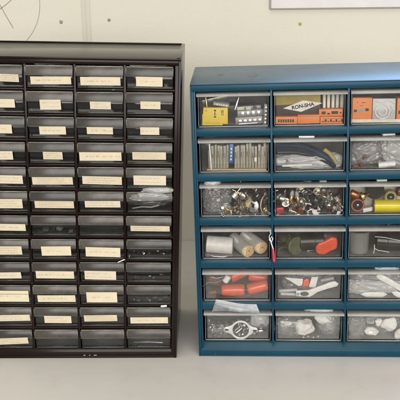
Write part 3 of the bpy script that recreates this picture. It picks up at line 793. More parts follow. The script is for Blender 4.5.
m = MB(); m.lathe((0, 0, -7), (0, 0, 7), [(0, 6.5), (.2, 7), (.8, 7), (1, 6.5)], 24); m.build("winding", COPPER, o)
m = MB(); m.cyl((0, 0, -8.5), (0, 0, -7), 8.5, n=24); m.cyl((0, 0, 7), (0, 0, 8.5), 8.5, n=24); m.build("end_plate", DULL, o, 0.3)
o = thing("speaker_disc", "dark disc with pale rim at the right end of the third-row left drawer", "disc", (3, 1, 79, 16, 15), (90, 0, 62))
m = MB(); m.cyl((0, 0, 0), (0, 0, 2.5), 11, n=32); m.build("disc_body", DKGREY, o, 0.4)
m = MB(); m.tube([(11 * math.cos(a * .2618), 11 * math.sin(a * .2618), 2.5) for a in range(25)], .7); m.build("disc_rim", WOOD, o)
def knobs(name, label, group, items, mat, r=2.2, l=6, row=3, col=1, cat="screw"):
    o0 = None
    for (x, y, z, a, b, c_) in items:
        if o0 is None:
            o0 = thing(name, label, cat, (row, col, x, y, z), (a, b, c_), group)
            m = MB(); m.lathe((0, 0, 0), (0, 0, l), [(0, r * .5), (.6, r * .5), (.62, r), (1, r * .85)], 14); m.build("screw_body", mat, o0)
        else: dup(o0, (row, col, x, y, z), (a, b, c_), label, group)
random.seed(5)
def rnd(n, x0, x1, z0, z1, y0=12.5, y1=18): return [(random.uniform(x0, x1), random.uniform(y0, y1), random.uniform(z0, z1), random.uniform(0, 180), random.uniform(0, 180), random.uniform(0, 180)) for _ in range(n)]
knobs("machine_screw", "bright little screw loose in the third-row left drawer", "screws at the front of the third-row left heap", rnd(14, 26, 66, 2, 9), STEEL)
knobs("brass_screw", "small brass screw loose in the third-row left drawer", "brass screws in the third-row left heap", rnd(6, 30, 60, 3, 12), BRASS, 1.9)
knobs("machine_screw", "bright little screw loose in the third-row middle drawer", "screws at the front of the third-row middle heap", rnd(16, 8, 80, 3, 22), STEEL, 2.0, 7, 3, 2)
knobs("rubber_stub", "black round stub jumbled in the third-row middle drawer", "black stubs in the third-row middle heap", rnd(16, 8, 80, 4, 27, 13, 20), DARKP, 3.6, 9, 3, 2, "stub")
knobs("rubber_stub", "black round stub jumbled in the third-row left drawer", "black stubs in the third-row left heap", rnd(12, 30, 82, 4, 24, 14, 22), DARKP, 3.8, 10, 3, 1, "stub")
knobs("brown_bead", "small brown bead at the bottom of the third-row middle drawer", "brown beads in the third-row middle heap", rnd(14, 22, 76, 2, 10), BROWN, 2.6, 4, 3, 2, "bead")
for i, (x, z, r_, lb) in enumerate(((53.5, 5.2, 5.6, "white round disc at the bottom centre of the third-row middle drawer"), (79.5, 6.0, 5.8, "white round disc at the bottom right of the third-row middle drawer"))):
    o = thing("white_disc", lb, "disc", (3, 2, x, 12.2, z), (0, 0, 0))
    m = MB(); m.lathe((0, 0, 0), (0, 2.5, 0), [(0, r_ - .5), (.25, r_), (1, r_)], 28); m.build("disc_face", WHITE, o)
    m = MB(); m.cyl((0, 2.5, 0), (0, 8, 0), 3.5, n=14); m.build("disc_hub", DULL, o, 0.2)
    if i == 0:
        m = MB(); m.box(1.0, 5.9, -0.3, 0, -1.2, 1.0); m.box(2.6, 5.4, -0.3, 0, -3.2, -2.2); m.build("dark_notch", BLACK, o)
m = MB(); m.box(0, 10, 0, 6, 0, 7); single(m, "red_plug", RED, "small red plastic cap in the lower left of the third-row middle drawer", "plug", (3, 2, 3.5, 12, 1.9), (0, -6, 4), bevel=1.2)
for i, (x, z, a) in enumerate(((22, 22, 8), (30, 21, -12))):
    o = thing("lamp_bulb", "small pale brass lamp bulb standing in the third-row middle heap", "bulb", (3, 2, x, 15, z), (0, a, 0), "pair of small lamp bulbs")
    m = MB(); m.cyl((0, 0, -8), (0, 0, 2), 2.6, n=14); m.build("base", BRASS, o, 0.3)
    m = MB(); m.lathe((0, 0, 2), (0, 0, 10), [(0, 2.4), (.4, 2.9), (.8, 2.0), (1, .5)], 14); m.build("glass_bulb", FILM_WHITE, o)
# white striped clip
o = thing("spring", "small bright coil spring at the left of the third-row middle drawer", "spring", (3, 2, 19, 13.5, 8), (0, 60, 0))
m = MB(); m.tube([(3.4 * math.cos(i * .5), 3.4 * math.sin(i * .5), i * .16) for i in range(76)], .55, 6); m.build("spring_wire", STEEL, o)
o = thing("bracket", "bent bright metal bracket at the centre of the third-row middle drawer", "bracket", (3, 2, 33, 14, 16), (0, 15, 0))
m = MB(); m.box(0, 15, 0, 8, 0, 1); m.box(0, 1, 0, 8, -6, 0); m.box(13.6, 14.6, 0, 8, -7, 0); m.box(6, 9, 0, 1, -4, 0); m.build("bracket_plate", STEEL, o, 0.3)

# row 3 right: coils and yellow roll
m = MB(); m.box(0, 82, 0, 2, 0, 33); single(m, "liner_card", CREAM, "cream card standing behind the coils in the third-row right drawer", "card", (3, 3, 3, 34, 2), (-3, 0, 0), bevel=0.3)
o = thing("wire_spool", "copper-brown wire spool with a dark hub at the left of the third-row right drawer", "spool", (3, 3, 12.5, 13, 11.5), (0, 0, 0))
m = MB(); m.lathe((0, 0, 0), (0, 12, 0), [(0, 8.2), (.05, 8.6), (.95, 8.6), (1, 8.2)], 32); m.build("winding", COPPER, o)
m = MB(); m.lathe((0, -0.4, 0), (0, 0.0, 0), [(0, 6.0), (1, 6.4)], 28); m.build("hub", BLACK, o)
m = MB(); m.cyl((0, -1.0, 0), (0, -0.3, 0), 1.6, n=14); m.build("pin", STEEL, o, 0.2)
o = thing("wire_spool", "smaller copper spool lying above the dark-hubbed one", "spool", (3, 3, 8, 16, 25), (0, 25, 0))
m = MB(); m.lathe((-5, 0, 0), (6, 0, 0), [(0, 4.2), (.1, 4.8), (.9, 4.8), (1, 4.2)], 24); m.build("winding", COPPER, o)
o = thing("brass_ferrule", "gold cone-shaped ferrule beside the copper spool", "ferrule", (3, 3, 20, 14, 24), (0, 70, 15))
m = MB(); m.lathe((0, 0, -5), (0, 0, 7), [(0, 5.5), (.3, 5.5), (.34, 3.6), (1, 1.6)], 22); m.build("cone", BRASS, o)
o = thing("black_roll", "black roll leaning in the middle of the third-row right drawer", "roll", (3, 3, 34, 16, 30), (0, 0, 0))
m = MB(); m.lathe((0, 0, 0), (0, 14, 0), [(0, 10.8), (.06, 11.5), (1, 11.5)], 32); m.build("roll_body", BLACK, o)
m = MB(); m.tube([(9.0 * math.cos(a * .2618), -0.1, 9.0 * math.sin(a * .2618)) for a in range(25)], .35); m.build("roll_edge", DKGREY, o)
o = thing("tape_roll", "yellow cellophane-wrapped roll lying along the third-row right drawer", "roll", (3, 3, 33, 17.5, 9.6), (0, 0, 0))
m = MB(); m.lathe((0, 0, 0), (36, 0, 0), [(0, 7.2), (.02, 8.1), (.98, 8.1), (1, 7.2)], 32); m.build("roll_body", YGLOSS, o)
m = MB(); m.lathe((-1.4, 0, 0), (0, 0, 0), [(0, 7.4), (.3, 8.3), (1, 8.3)], 28); m.build("roll_cap", BROWN, o)
o = thing("ring_coil", "olive ring coil behind the yellow roll", "coil", (3, 3, 54, 18, 21), (0, 0, 0))
m = MB(); m.lathe((0, 0, 0), (0, 9, 0), [(0, 7), (.1, 8), (1, 8)], 28); m.build("ring_body", solid("olive_brass", (0.42, 0.36, 0.14), 0.35, 0.5), o)
m = MB(); m.lathe((0, -.3, 0), (0, 0, 0), [(0, 4.5), (1, 4.8)], 22); m.build("hub", BLACK, o)
m = MB(); m.cyl((0, -.8, 0), (0, -.2, 0), 1.3, n=12); m.build("pin", STEEL, o)
m = MB(); m.lathe((0, 0, 0), (20, 3, 0), [(0, 5), (.1, 6), (.9, 6), (1, 5)], 20); single(m, "brown_tube", BROWN, "dark brown tube in the upper right of the third-row right drawer", "tube", (3, 3, 62, 22, 27), bevel=0)
m = MB(); m.box(0, 14, 0, 6, 0, 5); single(m, "paper_slip", WHITE, "small folded white slip under the coils of the third-row right drawer", "paper slip", (3, 3, 20, 13, 1.9), (0, -8, 10), bevel=0.5)

# ================= row 4
o = thing("paper_roll", "fat white paper roll at the left of the fourth-row left drawer", "roll", (4, 1, 6, 28, 13.8), (0, 3, -4))
m = MB(); m.lathe((0, 0, 0), (34, 0, 0), [(0, 10.2), (.02, 11.2), (.98, 11.2), (1, 10.6)], 36); m.build("roll_body", WHITE, o)
m = MB(); m.lathe((34, 0, 0), (35, 0, 0), [(0, 9.8), (1, 9)], 30); m.build("end_cap", GREYP, o)
for nm, x, z, yaw_, lb in (("near", 60.5, 8.8, 30, "cardboard tube with a tan cork end beside the white roll"), ("far", 77.5, 13.6, 34, "cardboard tube with a tan cork end at the right wall of its drawer")):
    o = thing("corked_tube", lb, "tube", (4, 1, x, 13, z), (0, 0, yaw_), "corked tubes beside the white roll")
    m = MB(); m.lathe((0, 2, 0), (0, 38, 6), [(0, 8.6), (.02, 9.0), (1, 9.0)], 30); m.build("tube_wall", clear("milky_tube", haze=0.72, haze_color=(0.66, 0.63, 0.57), rough=0.12, hazevar=0.2, scratch=30), o)
    m = MB(); m.lathe((0, 0.0, 0), (0, 9, 1), [(0, 8.0), (.12, 8.5), (1, 8.5)], 30); m.build("cork", CORK, o)
    m = MB(); m.cyl((0.6, -0.25, 0.4), (0.6, 0.2, 0.4), 0.9, n=10); m.build("cork_hole", BROWN, o)
m = MB(); m.box(0, 32, 0, 40, 0, 5); single(m, "dark_block", DKGREY, "dark flat block above and behind the white paper roll", "block", (4, 1, 8, 36, 27), bevel=1)
m = MB(); m.tube([(0, 0, 0), (10, -1, -2.5), (22, -1, -3), (34, 0, -1)], 0.5); single(m, "bare_wire", STEEL, "thin bare wire lying under the white paper roll", "wire", (4, 1, 6, 12, 5), bevel=0)

o = thing("spool", "olive-green spool with a broad round end beside the black cylinder", "spool", (4, 2, 29, 15, 14.5), (0, 0, 32))
m = MB(); m.lathe((0, 0, 0), (0, 3, 0), [(0, 11.4), (.3, 12.2), (1, 12.2)], 36); m.build("flange", OLIVEG, o)
m = MB(); m.cyl((0, 3, 0), (0, 30, 0), 8.5, n=28); m.build("core", OLIVEG, o, .3)
o = thing("black_cylinder", "thick black cylinder lying behind the orange-red block", "cylinder", (4, 2, 34, 27, 16.5), (0, -4, -4))
m = MB(); m.lathe((0, 0, 0), (31, 0, 0), [(0, 10.5), (.03, 11.6), (.62, 11.6), (.64, 10.8), (.97, 10.8), (1, 10)], 36); m.build("cylinder_body", BLACK, o)
o = thing("connector", "dark round connector at the upper right of the fourth-row middle drawer", "connector", (4, 2, 62, 26, 26), (0, 20, 10))
m = MB(); m.lathe((0, 0, 0), (18, 0, 0), [(0, 6), (.3, 6), (.32, 7.2), (1, 7.2)], 24); m.build("connector_body", DKGREY, o)
o = thing("red_block", "orange-red moulded block at the right of the fourth-row middle drawer", "block", (4, 2, 56, 12.5, 1.9), (0, -16, 6))
m = MB(); m.prism([(-1, 5), (2, 1), (9, -1.5), (16, 0.5), (26, 1.5), (29, 8), (30, 15), (24, 19.5), (14, 17), (5, 16.5), (0, 12)], 0, 9); m.build("block_body", REDOR, o, 3.0, seg=5)
m = MB(); m.tube([(2, -0.1, 9), (9, -0.35, 6.5), (18, -0.35, 9), (27, -0.1, 13)], .5, 8); m.build("mould_seam", REDOR, o)
for i in range(6):
    m = MB(); m.tube([(0, 0, 0), (5 + i, 1, 7 - i), (14 - i, 2, 4 + 2 * i), (22, 3, 9 - i)], .45, 6)
    single(m, "copper_lead" if i % 2 else "tinned_lead", (BRASS, STEEL)[i % 2 == 0], "thin tangled %s lead at the left of the fourth-row middle drawer" % ("tinned" if i % 2 == 0 else "coppery"), "wire lead", (4, 2, 5, 14 + i * 1.6, 4 + i * 3), (0, i * 9 - 20, 0), "tangled leads in the fourth-row middle drawer", bevel=0)
m = MB(); m.box(0, 14, 0, 3, 0, 8); single(m, "paper_slip", CREAM, "cream slip between the black cylinder and the red block", "paper slip", (4, 2, 44, 30, 2), (0, -10, 0), bevel=0.3)

DARKP2 = solid("glossy_black_case", (0.022, 0.02, 0.02), 0.2)
o = thing("plastic_cup", "cloudy grey plastic cup at the left of the fourth-row right drawer", "cup", (4, 3, 16.5, 26, 2.4), (0, 0, 0))
m = MB(); m.lathe((0, 0, 0), (0, 0, 29), [(0, 10.5), (.05, 12.2), (.2, 12.8), (1, 13.4)], 36); m.build("cup_wall", FILM_GREY, o, 0)
m = MB(); m.tube([(13.5 * math.cos(a * .2618), 13.5 * math.sin(a * .2618), 29) for a in range(25)], .8); m.build("cup_rim", FILM_GREY, o)
m = MB(); m.lathe((0, 0, 0.8), (0, 0, 2), [(0, 10), (1, 11)], 30); m.build("cup_base", GREYP, o)
m = MB(); m.lathe((0, 0, 0), (46, 0, -3), [(0, 9), (.02, 11.4), (.3, 12.0), (.32, 11.2), (.97, 11.2), (1, 10)], 40); single(m, "black_case", DARKP2, "thick black cylindrical case filling the right of the fourth-row right drawer", "case", (4, 3, 38, 27, 18), (0, 0, -2), bevel=0)
m = MB(); m.tube([(0, 0, 0), (12, 0, -1), (26, 0, -4), (44, 1, -8)], .45); single(m, "white_lead", WHITE, "thin white lead running across the front of the black case", "wire lead", (4, 3, 35, 15, 27), bevel=0)
m = MB(); m.tube([(0, 0, 0), (6, -1, -3), (12, 0, -4), (20, 1, -6)], .5); single(m, "white_lead", WHITE, "short white lead near the bottom of the black case", "wire lead", (4, 3, 34, 14, 12), bevel=0)
m = MB(); m.tube([(0, 0, 0), (1, 0, 6), (0.5, 0, 12)], .6); single(m, "white_lead", WHITE, "white lead end beside the cloudy grey cup", "wire lead", (4, 3, 34, 13, 5), bevel=0)

# loop of white wire with a red tab hanging in front of the first divider
o = thing("hanging_loop", "white wire loop with a red plastic tab hanging at the first divider", "wire loop", (4, 1, 89.5, -2, 33))
m = MB(); m.tube([(-3, 7, 7), (-2, 0, 5.5), (-4.0, -1.5, 1), (-3.5, -2, -3), (-1, -2.2, -5), (0.6, -2.2, -1), (-0.6, -2.2, 2.2), (-3, -2.2, -1.5), (-1, -2.2, -8), (1.0, -2.2, -14)], 0.75, 8); m.build("wire", WHITE, o)
m = MB(); m.prism([(-0.2, -13.5), (2.2, -14), (3.0, -20), (4.4, -29.5), (2.8, -33), (0.9, -30), (0.3, -22)], -3.0, -1.8); m.build("red_tab", solid("pinkish_red_plastic", (0.68, 0.03, 0.07), 0.35), o, 0.4)

# ================= row 5
def capsule(label, pos, rot, l, r_):
    o = thing("red_capacitor", label, "capacitor", pos, rot, "orange-red capacitors in the fifth-row left drawer")
    m = MB(); m.lathe((0, 0, 0), (l, 0, 0), [(0, r_ * .78), (.03, r_ * .93), (.08, r_), (.92, r_), (.97, r_ * .93), (1, r_ * .78)], 32); m.build("capacitor_body", REDOR, o)
    m = MB(); m.tube([(-6, 0, 0), (0, 0, 0)], .5); m.tube([(l, 0, 0), (l + 5, 0, -1)], .5); m.build("lead", STEEL, o)
capsule("level orange-red capacitor in front of the others", (5, 1, 24, 20, 9.6), (0, -1, 0), 30, 7.6)
capsule("orange-red capacitor tilted up at the right of its drawer", (5, 1, 58, 21, 10), (0, -14, 4), 27, 7.4)
capsule("orange-red capacitor lying behind the level one", (5, 1, 35, 37, 20), (0, -18, 20), 24, 7.4)
capsule("orange-red capacitor lying behind the tilted one", (5, 1, 60, 39, 23), (0, 8, -6), 24, 7.0)
o = thing("clamp", "wire clamp with a white cap at the left of the fifth-row left drawer", "clamp", (5, 1, 30, 17, 27), (0, 20, 0))
m = MB(); m.lathe((0, 0, -5), (2, 0, 5), [(0, 3.4), (.1, 4.2), (.85, 4.2), (1, 3)], 20); m.build("white_cap", WHITE, o)
m = MB(); m.tube([(-3, 0, -2), (-10, 0, -9), (-20, 0, -13), (-26, 0, -22)], .7); m.tube([(-4, 1, 1), (-12, 1, -4), (-18, 1, -4)], 1.0); m.build("wire", STEEL, o)
m = MB(); m.box(0, 18, 0, 26, 0, 12); single(m, "brown_block", BROWN, "dark brown block behind the wire clamp", "block", (5, 1, 5, 34, 12), (0, 12, 0), bevel=1.5)
m = MB(); m.lathe((0, 0, 0), (12, 0, 0), [(0, 3), (.1, 4), (.9, 4), (1, 3)], 18); single(m, "brown_roll", BROWN, "small dark brown roll under the wire clamp", "roll", (5, 1, 6, 18, 6.4), (0, 0, 20), bevel=0)
# loose clear strip sagging out between the fifth and sixth drawers
o = thing("film_strip", "bent strip of clear film hanging over the bottom left drawer's lip", "film strip", (6, 1, 0, 0, 0), (0, 0, 0))
m = MB(); vs = []; fs = []; nx, nz = 16, 8
for side in (0, .35):
    for j in range(nz + 1):
        for i in range(nx + 1):
            u = i / nx; v_ = j / nz
            x = 11 + 62 * u - 5 * v_ * (u - .0) + 5 * (v_) * (1 - u)
            z = 46.2 + 14.5 * v_ - 4.5 * u * v_ - 1.2 * u + 1.0 * math.sin(u * 5 + v_ * 2)
            y = -3.2 + 3.4 * v_ ** 1.3 + 1.0 * math.sin(u * 4.2 + 1) + side
            vs.append((x, y, z))
N = (nx + 1) * (nz + 1)
for j in range(nz):
    for i in range(nx):
        a = j * (nx + 1) + i
        fs.append((a, a + 1, a + nx + 2, a + nx + 1)); fs.append((N + a, N + a + nx + 1, N + a + nx + 2, N + a + 1))
m.add(vs, fs); m.build("film", clear("bent_film", tint=(0.80, 0.83, 0.84), haze=0.28, haze_color=(0.50, 0.53, 0.55), rough=0.15), o, 0, angle=180)
m = MB(); m.tube([(16, -2.4, 57), (34, -1.8, 54.5), (52, -2.4, 51.5), (72, -3.4, 46.0)], .55, 6); m.tube([(11, -3, 46), (15.5, -.2, 60)], .3, 6); m.build("fold", TRAY_RIM, o)

o = thing("flat_pliers", "grey-white flat plastic tool with an oval hole in the fifth-row middle drawer", "plastic tool", (5, 2, 26, 13.4, 2.4), (0, 0, 0))
m = MB(); N_ = 20
outer = [(2, 1), (20, 0), (25, 3), (30, 7), (44, 12), (55, 15), (57, 19), (52, 22), (46, 21), (26, 12.5), (18, 9.5), (2, 9)]
m.prism(outer, 0, 3.2); m.build("tool_body", WHITE, o, .9)
m = MB(); m.prism([(13 + 5.6 * math.cos(a * .3927), 4.8 + 3.1 * math.sin(a * .3927)) for a in range(16)], -.35, -.1); m.build("oval_hole", DKGREY, o)
m = MB(); m.prism([(4.5 + 1.9 * math.cos(a * .524), 4.4 + 2.2 * math.sin(a * .524)) for a in range(12)], -.35, -.1); m.build("round_hole", DULL, o)
m = MB(); m.prism([(0, 11), (24, 9), (23, 0), (18, -1)], 0, 2); single(m, "white_plate", WHITE, "white pointed plate in the upper left of the fifth-row middle drawer", "plate", (5, 2, 13, 15, 18), bevel=0.4)
m = MB(); m.prism([(0, 0), (8, 1), (9, 8), (6, 12), (1, 9)], 0, 7); single(m, "red_clip", REDOR, "small red clip behind the white flat tool", "clip", (5, 2, 36.5, 17, 15), bevel=1)
m = MB(); m.prism([(0, 0), (9, 0), (10, 20), (2, 21)], 0, 2); single(m, "white_plate", WHITE, "upright white strip behind the red clip", "plate", (5, 2, 45, 20, 14), (0, 8, 0), bevel=0.4)
for i, (x, z, a, l, mt, lb) in enumerate(((6, 10, 4, 24, FILM_WHITE, "milky plastic sleeve lying at the lower left of the fifth-row middle drawer"), (8, 5, -3, 22, FILM_WHITE, "lower milky sleeve at the left of the fifth-row middle drawer"), (60, 22, 12, 18, GREYP, "grey sleeve lying top right in the fifth-row middle drawer"), (64, 25, 20, 14, DKGREY, "dark sleeve behind the grey one in the fifth-row middle drawer"))):
    m = MB(); m.lathe((0, 0, 0), (l, 0, 0), [(0, 1.6), (.05, 2.4), (.95, 2.4), (1, 1.6)], 16); single(m, "plastic_sleeve", mt, lb, "sleeve", (5, 2, x, 16 + i * 3, z), (0, -a, 0), bevel=0)
m = crumple(15, 7, 5, 14.5, 0.25, 2.8, 4); single(m, "film_wad", FILM, "clear film wad lying on the lip of the fifth-row middle drawer", "film wad", (5, 2, 44, 13, 33), bevel=0, angle=180)
m = crumple(30, 8, 12, 17.5, 0.2, 2.8); single(m, "parts_bag", FILM, "clear bag at the back of the fifth-row middle drawer", "bag", (5, 2, 46, 38, 4), bevel=0, angle=180)

m = crumple(34, 9, 11, 19.5, 0.2, 2.6); single(m, "parts_bag", FILM_WHITE, "milky bag lying lengthways in the fifth-row right drawer", "bag", (5, 3, 36, 25, 3), bevel=0, angle=180)
m = crumple(30, 9, 8, 23.5, 0.2, 2.6); single(m, "parts_bag", FILM, "clear bag on top of the milky one in the fifth-row right drawer", "bag", (5, 3, 36, 27, 19), bevel=0, angle=180)
o = thing("white_spatula", "long white rounded plastic piece slanting across the fifth-row right drawer", "plastic piece", (5, 3, 38, 13.6, 33), (0, 30, 0))
m = MB(); m.prism([(0, -1), (2, 3), (8, 4.5), (40, 4), (44, 0), (40, -4), (8, -4), (2, -3.5)], 0, 4); m.build("piece_body", WHITE, o, 1.4, seg=3)
m = MB(); m.prism([(0, 0), (6, 3.5), (30, 5), (36, 2), (30, -2), (8, -3)], 0, 4); single(m, "white_plate", WHITE, "white flat piece at the bottom centre of the fifth-row right drawer", "plate", (5, 3, 18, 14, 5.6), (0, 3, 0), bevel=1.2)
m = MB(); m.prism([(0, 0), (6, 4), (26, 4), (26, -4), (6, -3)], 0, 4); single(m, "white_plate", WHITE, "white flat piece at the bottom right of the fifth-row right drawer", "plate", (5, 3, 58, 14, 9), (0, 22, 0), bevel=1.2)
m = crumple(15, 5, 4, 29.5, 0.3, 3, 4); single(m, "tissue_wad", FILM_WHITE, "white tissue poking over the lip of the fifth-row right drawer", "tissue", (5, 3, 50, 10, 41), bevel=0, angle=180)

# ================= row 6
o = thing("flange_plate", "silver diamond-shaped flange plate with a big round hole", "flange", (6, 1, 48, 12.0, 13.2), (0, 1.5, 0))
bm = bmesh.new()
no = 64; outer = []; inner = []
for i in range(no):
    a = 2 * math.pi * i / no
    rx = 24.5; best = 0
    ca, sa = math.cos(a), math.sin(a)
    # hull of a centre disc (r 13.5) and two ear discs (r 5 at x = +-18)
    best = 0
    for k in range(200):
        rr = 26 * (1 - k / 200.0); px, pz = rr * ca, rr * sa
        t_ = abs(px) / 18.5; rad = 13.6 + (3.4 - 13.6) * min(1, t_)
        inside = (px * px + pz * pz < 13.6 ** 2) or (abs(px) <= 18.5 and abs(pz) < rad * 1.0) or ((abs(px) - 18.5) ** 2 + pz * pz < 4.4 ** 2)
        if inside: best = rr; break
    outer.append((best * ca, best * sa)); inner.append((10.6 * ca, 10.6 * sa))
vs = [(x, y, z) for y in (0, 2.0) for (x, z) in outer] + [(x, y, z) for y in (0, 2.0) for (x, z) in inner]
fs = []
for i in range(no):
    j = (i + 1) % no
    fs += [(i, j, 2 * no + j, 2 * no + i), (no + i, 3 * no + i, 3 * no + j, no + j), (i, no + i, no + j, j), (2 * no + i, 2 * no + j, 3 * no + j, 3 * no + i)]
m = MB(); m.add(vs, fs); m.build("flange_body", solid("pale_cast_metal", (0.72, 0.72, 0.70), 0.35, 0.45), o, .35)
m = MB()
for sx in (-1, 1): m.prism([(sx * 18.5 + 3.0 * math.cos(a * .524), 1.2 * math.sin(a * .524)) for a in range(12)], -.3, -.08)
m.build("slot", BLACK, o)
m = MB(); m.cyl((-6, 1, -4.5), (1, 2.4, 1.5), .8, n=8); m.build("rivet_pin", STEEL, o)
random.seed(9)
def nut(label, group, row, col, items, mat, r=3.6, l=3):
    o0 = None
    for (x, y, z, a, b, c_) in items:
        if o0 is None:
            o0 = thing("hex_nut", label, "nut", (row, col, x, y, z), (a, b, c_), group)
            m = MB(); n = 6; vs = []
            for yy in (0, l):
                for rr in (r, r * .52):
                    vs += [(rr * math.cos(i * math.pi / 6), yy, rr * math.sin(i * math.pi / 6)) for i in range(12)]
            for i in range(12):   # flats
                pass
            fs = []
            for i in range(12):
                j = (i + 1) % 12
                fs += [(i, j, 12 + j, 12 + i), (24 + i, 36 + i, 36 + j, 24 + j), (i, 24 + i, 24 + j, j), (12 + i, 12 + j, 36 + j, 36 + i)]
            m.add(vs, fs); m.build("nut_body", mat, o0, .25)
        else: dup(o0, (row, col, x, y, z), (a, b, c_), label, group)
nut("small dull metal nut loose in the bottom left drawer", "loose nuts in the bottom left drawer", 6, 1, rnd(20, 6, 84, 4, 24, 18, 36), DULL)
nut("small bright metal nut loose in the bottom left drawer", "bright nuts in the bottom left drawer", 6, 1, rnd(14, 6, 84, 3, 27, 16, 34), STEEL, 2.6, 2)
knobs("machine_screw", "bright little screw loose in the bottom left drawer", "screws in the bottom left drawer", rnd(16, 5, 85, 3, 22, 15, 28), DULL, 2.2, 8, 6, 1)
for i, (x, z, r_, lb) in enumerate(((22, 16, 8, "flat grey washer tilted at the left of the bottom left drawer"), (74, 9, 9, "large flat washer lying at the right of the bottom left drawer"))):
    o = thing("washer", lb, "washer", (6, 1, x, 17, z), ((35, 60)[i], 0, 10))
    m = MB()
    pr_ = [(0, r_ * .55), (0, r_), (1, r_), (1, r_ * .55), (0, r_ * .55)]
    m.lathe((0, 0, 0), (0, 1.2, 0), pr_, 32, caps=False); m.build("washer_ring", STEEL, o)
m = crumple(12, 7, 10, 31.5, 0.22, 2.8, 4); single(m, "parts_bag", FILM_WHITE, "milky bag in the upper right of the bottom left drawer", "bag", (6, 1, 73, 27, 12), bevel=0, angle=180)
m = crumple(13, 7, 8, 33.5, 0.25, 3.8, 4); single(m, "parts_bag", FILM, "clear bag at the left of the bottom left drawer", "bag", (6, 1, 20, 26, 2), bevel=0, angle=180)

def ball(label, pos, r_, seed, sq=0.8, group=None, mat=FLUFF, name="fibre_ball"):
    m = crumple(r_, r_ * .8, r_ * sq, seed, 0.05, 2.4, 5, pw=1.0); return single(m, name, mat, label, "fibre ball" if mat is FLUFF else "film wad", pos, (0, seed * 13 % 40 - 20, 0), bevel=0, angle=180)
ball("large white fuzzy ball at the centre of the bottom middle drawer", (6, 2, 39, 22, 4), 13.0, 41.5)
ball("smaller white fuzzy ball at the left of the bottom middle drawer", (6, 2, 17, 24, 12), 8.0, 43.2)
ball("white fuzzy ball in the upper right of the bottom middle drawer", (6, 2, 62, 27, 17), 11.0, 45.9, .7)
m = crumple(20, 9, 11, 47.5, 0.2, 3); single(m, "parts_bag", FILM, "clear bag under the small fuzzy ball in the bottom middle drawer", "bag", (6, 2, 20, 27, 2), bevel=0, angle=180)
m = crumple(14, 7, 14, 49.5, 0.2, 3); single(m, "parts_bag", FILM, "clear bag at the right wall of the bottom middle drawer", "bag", (6, 2, 73, 30, 2), bevel=0, angle=180)
m = crumple(17, 5, 3.2, 51.5, 0.3, 3, 4); single(m, "film_wad", FILM_WHITE, "milky film lying on the lip of the bottom middle drawer", "film wad", (6, 2, 56, 9, 42.5), bevel=0, angle=180)
for i in range(4):
    m = MB(); m.lathe((0, 0, 0), (0, 0, 1.2), [(0, 1.0), (1, .8)], 10); single(m, "solder_crumb", WHITE, "tiny pale crumb on the floor of the bottom middle drawer", "crumb", (6, 2, 38 + i * 6.5, 14 + i % 2 * 3, 2.2), (20, 0, 0), "pale crumbs on the drawer floor", bevel=0)

def pale_lump(label, pos, rot, a, b, seed):
    m = crumple(a, a * .55, b, seed, 0.05, 2.0, 5, pw=1.0)
    return single(m, "padded_disc", FLUFF, label, "padded disc", pos, rot, bevel=0, angle=180)
pale_lump("flat oval pale padded disc tilted low in the bottom right drawer", (6, 3, 32, 16, 6), (10, 18, 10), 10, 5.5, 71.3)
pale_lump("large round pale padded disc near the centre of the bottom right drawer", (6, 3, 58, 15, 12), (-8, -12, -12), 10.5, 9.0, 73.9)
pale_lump("pale padded disc low at the right of the large round one", (6, 3, 77, 15, 3), (10, -40, -20), 9.0, 7.0, 75.4)
pale_lump("smaller pale padded disc above the tilted oval one", (6, 3, 43, 22, 16), (20, 30, 25), 8, 5.5, 77.2)
m = crumple(13, 8, 14, 53.5, 0.14, 2.2); single(m, "parts_bag", FILM_GREY, "cloudy grey bag at the left of the bottom right drawer", "bag", (6, 3, 15, 24, 2), bevel=0, angle=180)
m = crumple(30, 9, 12, 55.5, 0.2, 2.8); single(m, "parts_bag", FILM, "clear bag behind the cream caps in the bottom right drawer", "bag", (6, 3, 48, 36, 2), bevel=0, angle=180)

# bits poking above other blue-cabinet drawers
for i, (r, c, x, w, lb, mt) in enumerate(((3, 2, 36, 10, "dark bit poking over the lip of the third-row middle drawer", DKGREY), (3, 2, 56, 9, "grey bit poking over the lip of the third-row middle drawer", GREYP), (3, 3, 34, 13, "cream slip lying on the lip of the third-row right drawer", CREAM), (2, 3, 40, 16, "white slip lying on the lip of the second-row right drawer", WHITE), (4, 3, 48, 16, "black bit poking over the lip of the fourth-row right drawer", BLACK))):
    m = MB(); m.box(0, w, 0, 8, 0, 2.2); single(m, "loose_slip", mt, lb, "slip", (r, c, x, 8, 43.9), (0, 0, i * 7 - 10), bevel=.7)

# ================= contents of the black cabinet's drawers
def chips(r, k, n, lab, grp, mat=BLACK):
    for i in range(n):
        x = 5 + i * (48.0 / n) + random.uniform(-1, 1); L_ = random.uniform(6, 9)
        o = thing("chip", lab, "chip", (r, k, x, 5.5 + random.uniform(0, 3), -24.4 + random.uniform(0, 4)), (random.uniform(-15, 15), random.uniform(-25, 25), random.uniform(-30, 30)), grp, P=PL, yaw=-0.0162)
        m = MB(); m.box(0, L_, 0, 5, 0, 3); m.build("chip_body", (mat, GREYP, mat, WHITE)[i % 4] if r == 7 else mat, o, .3)
        m = MB()
        for j in range(4): m.box(1 + j * (L_ - 2) / 3.5, 1.6 + j * (L_ - 2) / 3.5, -.5, 0.1, -.8, 2)
        m.build("pins", WHITE if i % 2 else STEEL, o)
random.seed(33)
chips(7, 1, 6, "black chip with bright pins in the label-less second drawer of row seven", "chips in the seventh-row drawer")
chips(10, 3, 7, "black chip with bright pins in the right-hand drawer of row ten", "chips in the tenth-row drawer")
chips(12, 3, 3, "black chip lying in the bottom right drawer of the dark cabinet", "chips in the bottom right drawer")
